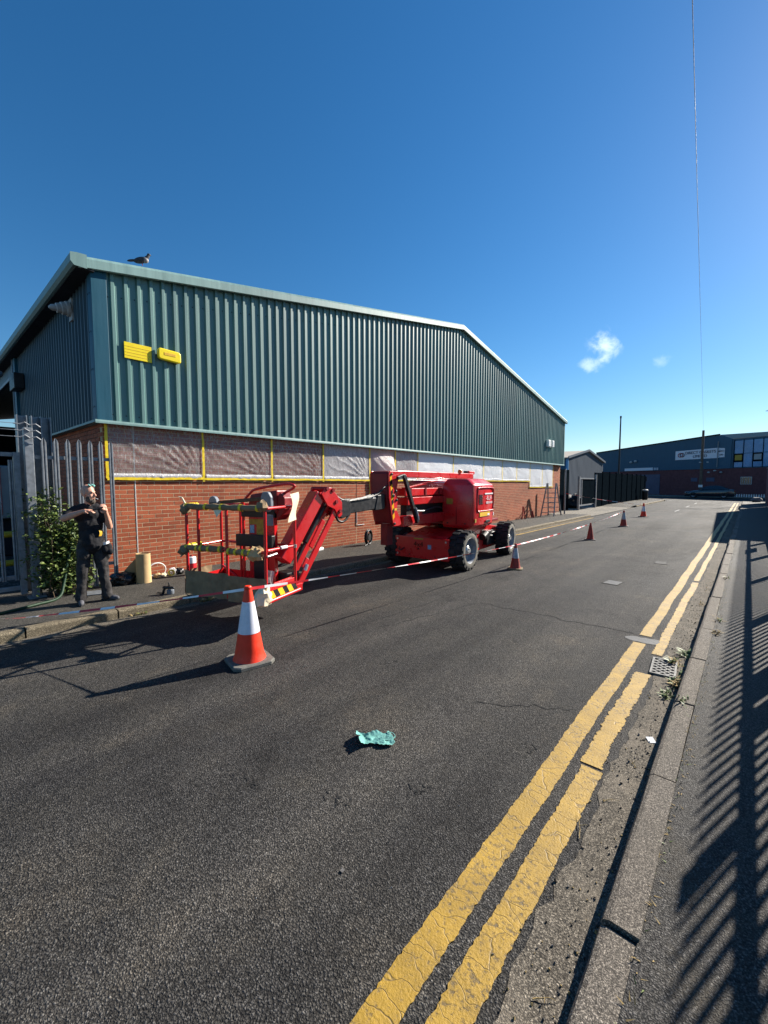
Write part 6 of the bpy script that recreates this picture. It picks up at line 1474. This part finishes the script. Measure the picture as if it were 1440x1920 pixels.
for i in range(4): facew(a + dd * (.2 + i * .26), a + dd * (.24 + i * .26), 1.61, 2.39, 2.39, 'window_bar', 'white_dull', .075, .02, wf)
for (s, z, w) in ((.42, 2.0, .5), (.83, 1.9, .8), (.93, 1.9, 1.0)):
    a, b = pB.lerp(pA, s), pB.lerp(pA, s) + (pA - pB).normalized() * w; facew(a, b, z, z + .5, z + .5, 'wall_notice', 'door_blue' if s > .5 else 'white_dull', .04, .03)
for (s, z) in ((.36, 4.75), (.40, 4.85)):
    p = pB.lerp(pA, s) + nr * .3; m = MB(); m.lathe([(.18, 0), (.22, .15), (.12, .3)], 12, p + Vector((0, 0, z))); m.build('floodlight', 'white_dull', cb, smooth=40)
p = pA + nr * .25; m = MB(); m.tube([p + Vector((.0, 0, 3.7)), p + Vector((.0, 0, 6.9))], .05, 8); m.build('downpipe', 'galvanised', cb, smooth=40)
for i in range(3): p = pA + Vector((-.9 + .6 * i, -.5, 3.05 + .2 * (i % 2))); m = MB(); m.ell(p, (.16, .16, .1)); m.build('bulkhead_light', 'white_dull', cb, smooth=50)
# low white pointed railings in front of the brick base
rl = thing('low_railing', 'row of low white pointed railings before the brick base at right', 'railing', (2, 62.6, .1))
m0 = MB(); m0.prism([(-.045, 0), (.045, 0), (.045, .30), (0, .38), (-.045, .30)], 0, .03, 'y'); rme = m0.mesh('railing_pale', 'white_plastic')
for i in range(34): inst('railing_pale', rme, rl, (-3.2 + i * .21, 0, 0))
m = MB(); m.box(-3.3, 4.1, .03, .06, .12, .17); m.build('railing_bar', 'white_dull', rl, world=False)

# dark saloon passing along the cross street
car = thing('saloon_car', 'dark blue saloon car on the cross street at the junction', 'car', (-3.3, 59.4, 0), R(0)); car.scale = (.93, 1, 1.02)
def cpart(nme, m, mat, par=None, **k): return m.build(nme, mat, par or car, world=False, **k)
L2, W2 = 2.38, .90
prof_top = [(-2.38, .62), (-2.30, .70), (-1.6, .82), (-1.0, .90), (.0, .94), (1.2, .98), (1.75, 1.02), (2.25, 1.0), (2.36, .92)]
def bodyring(x):
    import bisect
    for (xa, za), (xb, zb) in zip(prof_top, prof_top[1:]):
        if xa <= x <= xb: zt = za + (zb - za) * (x - xa) / (xb - xa); break
    tap = 1 - .16 * max(0, (abs(x) - 1.5) / .9) ** 2
    return [(x, -W2 * tap * .94, .22), (x, -W2 * tap, .34), (x, -W2 * tap * 1.0, zt * .78), (x, -W2 * tap * .95, zt - .05), (x, -W2 * tap * .84, zt), (x, W2 * tap * .84, zt), (x, W2 * tap * .95, zt - .05), (x, W2 * tap, zt * .78), (x, W2 * tap, .34), (x, W2 * tap * .94, .22)]
xs = [-2.38, -2.3, -2.0, -1.6, -1.0, -.4, .2, .8, 1.3, 1.75, 2.1, 2.25, 2.36]; m = MB(); rg = [bodyring(x) for x in xs]; k = 10
m.add([p for r_ in rg for p in r_], [(i * k + a, i * k + (a + 1) % k, (i + 1) * k + (a + 1) % k, (i + 1) * k + a) for i in range(len(xs) - 1) for a in range(k)] + [tuple(range(k)), tuple((len(xs) - 1) * k + a for a in range(k))[::-1]])
cbody = cpart('body', m, 'car_paint', smooth=40)
m = MB(); gp_ = [(-1.05, .89, .80), (-.35, 1.33, .62), (.0, 1.40, .60), (.7, 1.41, .60), (1.1, 1.35, .61), (1.85, 1.02, .78)]
vs_ = []; 
for x, z, w in gp_: vs_ += [(x, -.80 if z < 1.1 else -w, z), (x, .80 if z < 1.1 else w, z)]
base = [(-1.05, -.82, .86), (-1.05, .82, .86), (1.85, -.82, .95), (1.85, .82, .95)]
m.add(vs_, [(2 * i, 2 * i + 1, 2 * i + 3, 2 * i + 2) for i in range(5)]); n0 = len(m.v)
side = [(x, z, w) for x, z, w in gp_]
for s in (-1, 1):
    pts = [(x, s * (.80 if z < 1.1 else w), z) for x, z, w in side] + [(1.85, s * .80, .93), (-1.05, s * .80, .86)]
    m.add(pts, [tuple(range(len(pts)))])
cpart('cabin', m, 'car_paint', smooth=30)
for s in (-1, 1):
    for q in ([(-.85, .95), (-.28, 1.30), (.28, 1.345), (.30, .98)], [(.37, .98), (.36, 1.345), (.95, 1.32), (1.45, 1.08), (1.40, 1.0)]):
        m = MB(); m.add([(x, s * (.835 - (z - .95) * .50), z) for x, z in q], [tuple(range(len(q)))]); cpart('side_window', m, 'window_glass')
m = MB(); m.add([(1.14, -.56, 1.345), (1.14, .56, 1.345), (1.80, .70, 1.06), (1.80, -.70, 1.06)], [(0, 1, 2, 3)]); cpart('rear_window', m, 'window_glass')
m = MB(); m.add([(-.98, -.70, .945), (-.98, .70, .945), (-.40, .56, 1.31), (-.40, -.56, 1.31)], [(0, 1, 2, 3)]); cpart('windscreen', m, 'window_glass')
Mw = Matrix.Rotation(R(90), 3, 'X')
tm = MB(); tm.lathe([(.20, -.10), (.31, -.10), (.33, -.07), (.33, .07), (.31, .10), (.20, .10)], 26, M=Mw, caps=False); tme = tm.mesh('tyre', 'rubber', 40)
rmm = MB(); rmm.lathe([(.21, -.09), (.20, -.06), (.06, -.05), (.0, -.05)], 20, M=Mw, caps=False); rmm.lathe([(.21, .09), (.20, .06), (.06, .05), (.0, .05)], 20, M=Mw, caps=False); rme2 = rmm.mesh('rim', 'rim_grey', 40)
for x in (-1.50, 1.38):
    for y in (-.82, .82):
        w = inst('wheel', tme, car, (x, y, .33)); inst('rim', rme2, w)
for y in (-.62, .62):
    m = MB(); m.box(2.30, 2.37, y - .18, y + .18, .74, .90); cpart('tail_light', m, 'cone_old')
    m = MB(); m.box(-2.36, -2.24, y - .2, y + .2, .60, .70); cpart('headlight', m, 'white_dull')
m = MB(); m.box(2.355, 2.385, -.26, .26, .56, .67); cpart('number_plate', m, 'sticker_yellow')
for s in (-1, 1):
    m = MB(); m.ell((-.72, s * .96, .98), (.08, .10, .07)); cpart('door_mirror', m, 'car_paint', smooth=50)

# ------------------------------------------------------------------ right-hand side: fence, low building, wall, lamp
fr2 = thing('palisade_fence', 'palisade fence along the right pavement whose shadow falls on the kerb side', 'fence', (.58, 8.0, .105))
FH = 1.38; pme2 = pale_mesh(FH, 'galvanised', .056, True, .35)
for i in range(157): inst('pale', pme2, fr2, (0, -10.5 + .142 * i, 0))
for z in (FH - .30, .35):
    m = MB(); m.box(.02, .07, -10.6, 11.9, z - .025, z + .025); m.build('rail', 'galvanised', fr2, world=False)
for i in range(9):
    m = MB(); m.box(.07, .17, -10.4 + i * 2.66, -10.32 + i * 2.66, 0, FH - .15); m.build('post', 'galvanised', fr2, world=False)
for (y0_, y1_, z0_, z1_) in ((-3.93, -3.73, FH - .42, FH - .02), (-2.4, -1.9, FH - .75, FH - .42), (6.4, 7.2, FH - .7, FH - .3)):
    m = MB(); m.box(-.02, -.008, y0_, y1_, z0_, z1_); m.build('sign_plate', 'white_plastic', fr2, world=False)
lb = thing('low_building', 'low rendered building on the right that shades the road beyond the fence', 'building', (3.5, 30, 0))
NX = 1.12; hN, hF = 3.55, 4.65; yN, yF = 21.4, 38.9
m = MB(); m.add([(NX, yN, 0), (9, yN, 0), (9, yF, 0), (NX, yF, 0), (NX, yN, hN), (9, yN, hN), (9, yF, hF), (NX, yF, hF)], [(0, 3, 2, 1), (4, 5, 6, 7), (0, 1, 5, 4), (1, 2, 6, 5), (2, 3, 7, 6), (3, 0, 4, 7)]); m.build('wall', 'render_grey', lb)
m = MB(); m.prism([(yN - .02, hN + .0), (yF + .02, hF + .0), (yF + .02, hF + .08), (yN - .02, hN + .08)], NX - .04, 9.04, 'x'); m.build('parapet_coping', 'cladding_grey', lb)
for y in (24, 29, 34):
    m = MB(); m.box(NX - .03, NX + .02, y, y + 1.6, 1.2, 2.4); wf = m.build('window', 'white_dull', lb); m = MB(); m.box(NX - .04, NX - .028, y + .08, y + 1.52, 1.28, 2.32); m.build('pane', 'window_glass', wf)
bw = thing('boundary_wall', 'dark brick pier wall at the right edge near the junction', 'wall', (1.3, 43.5, 0))
m = MB(); m.box(1.06, 1.5, 40.2, 46.0, 0, 2.85); m.build('wall', 'brick_far', bw); m = MB(); m.box(1.02, 1.54, 40.15, 46.05, 2.85, 2.93); m.build('coping', 'render_grey', bw)
sl = thing('street_lamp', 'street lamp whose flat head pokes in at the right edge', 'street lamp', (1.9, 47.2, .1))
m = MB(); m.tube([(0, 0, 0), (0, 0, 1.2), (0, 0, 7.3), (-.1, 0, 7.52), (-.35, 0, 7.6)], [.09, .08, .05, .045, .04], 10); m.build('column', 'galvanised', sl, world=False, smooth=50)
m = MB(); m.prism([(-.3, 7.54), (-.3, 7.66), (-.75, 7.64), (-1.15, 7.58), (-.75, 7.55)], -.14, .14, 'y'); m.build('lamp_head', 'black_steel', sl, world=False, bevel=.015)
lump('boulder', (.55, 47.6, .1), (.35, .35, .25), 2, 'render_grey', 'rounded grey boulder on the pavement corner at right', 'stone', .25, 1.5, 16)
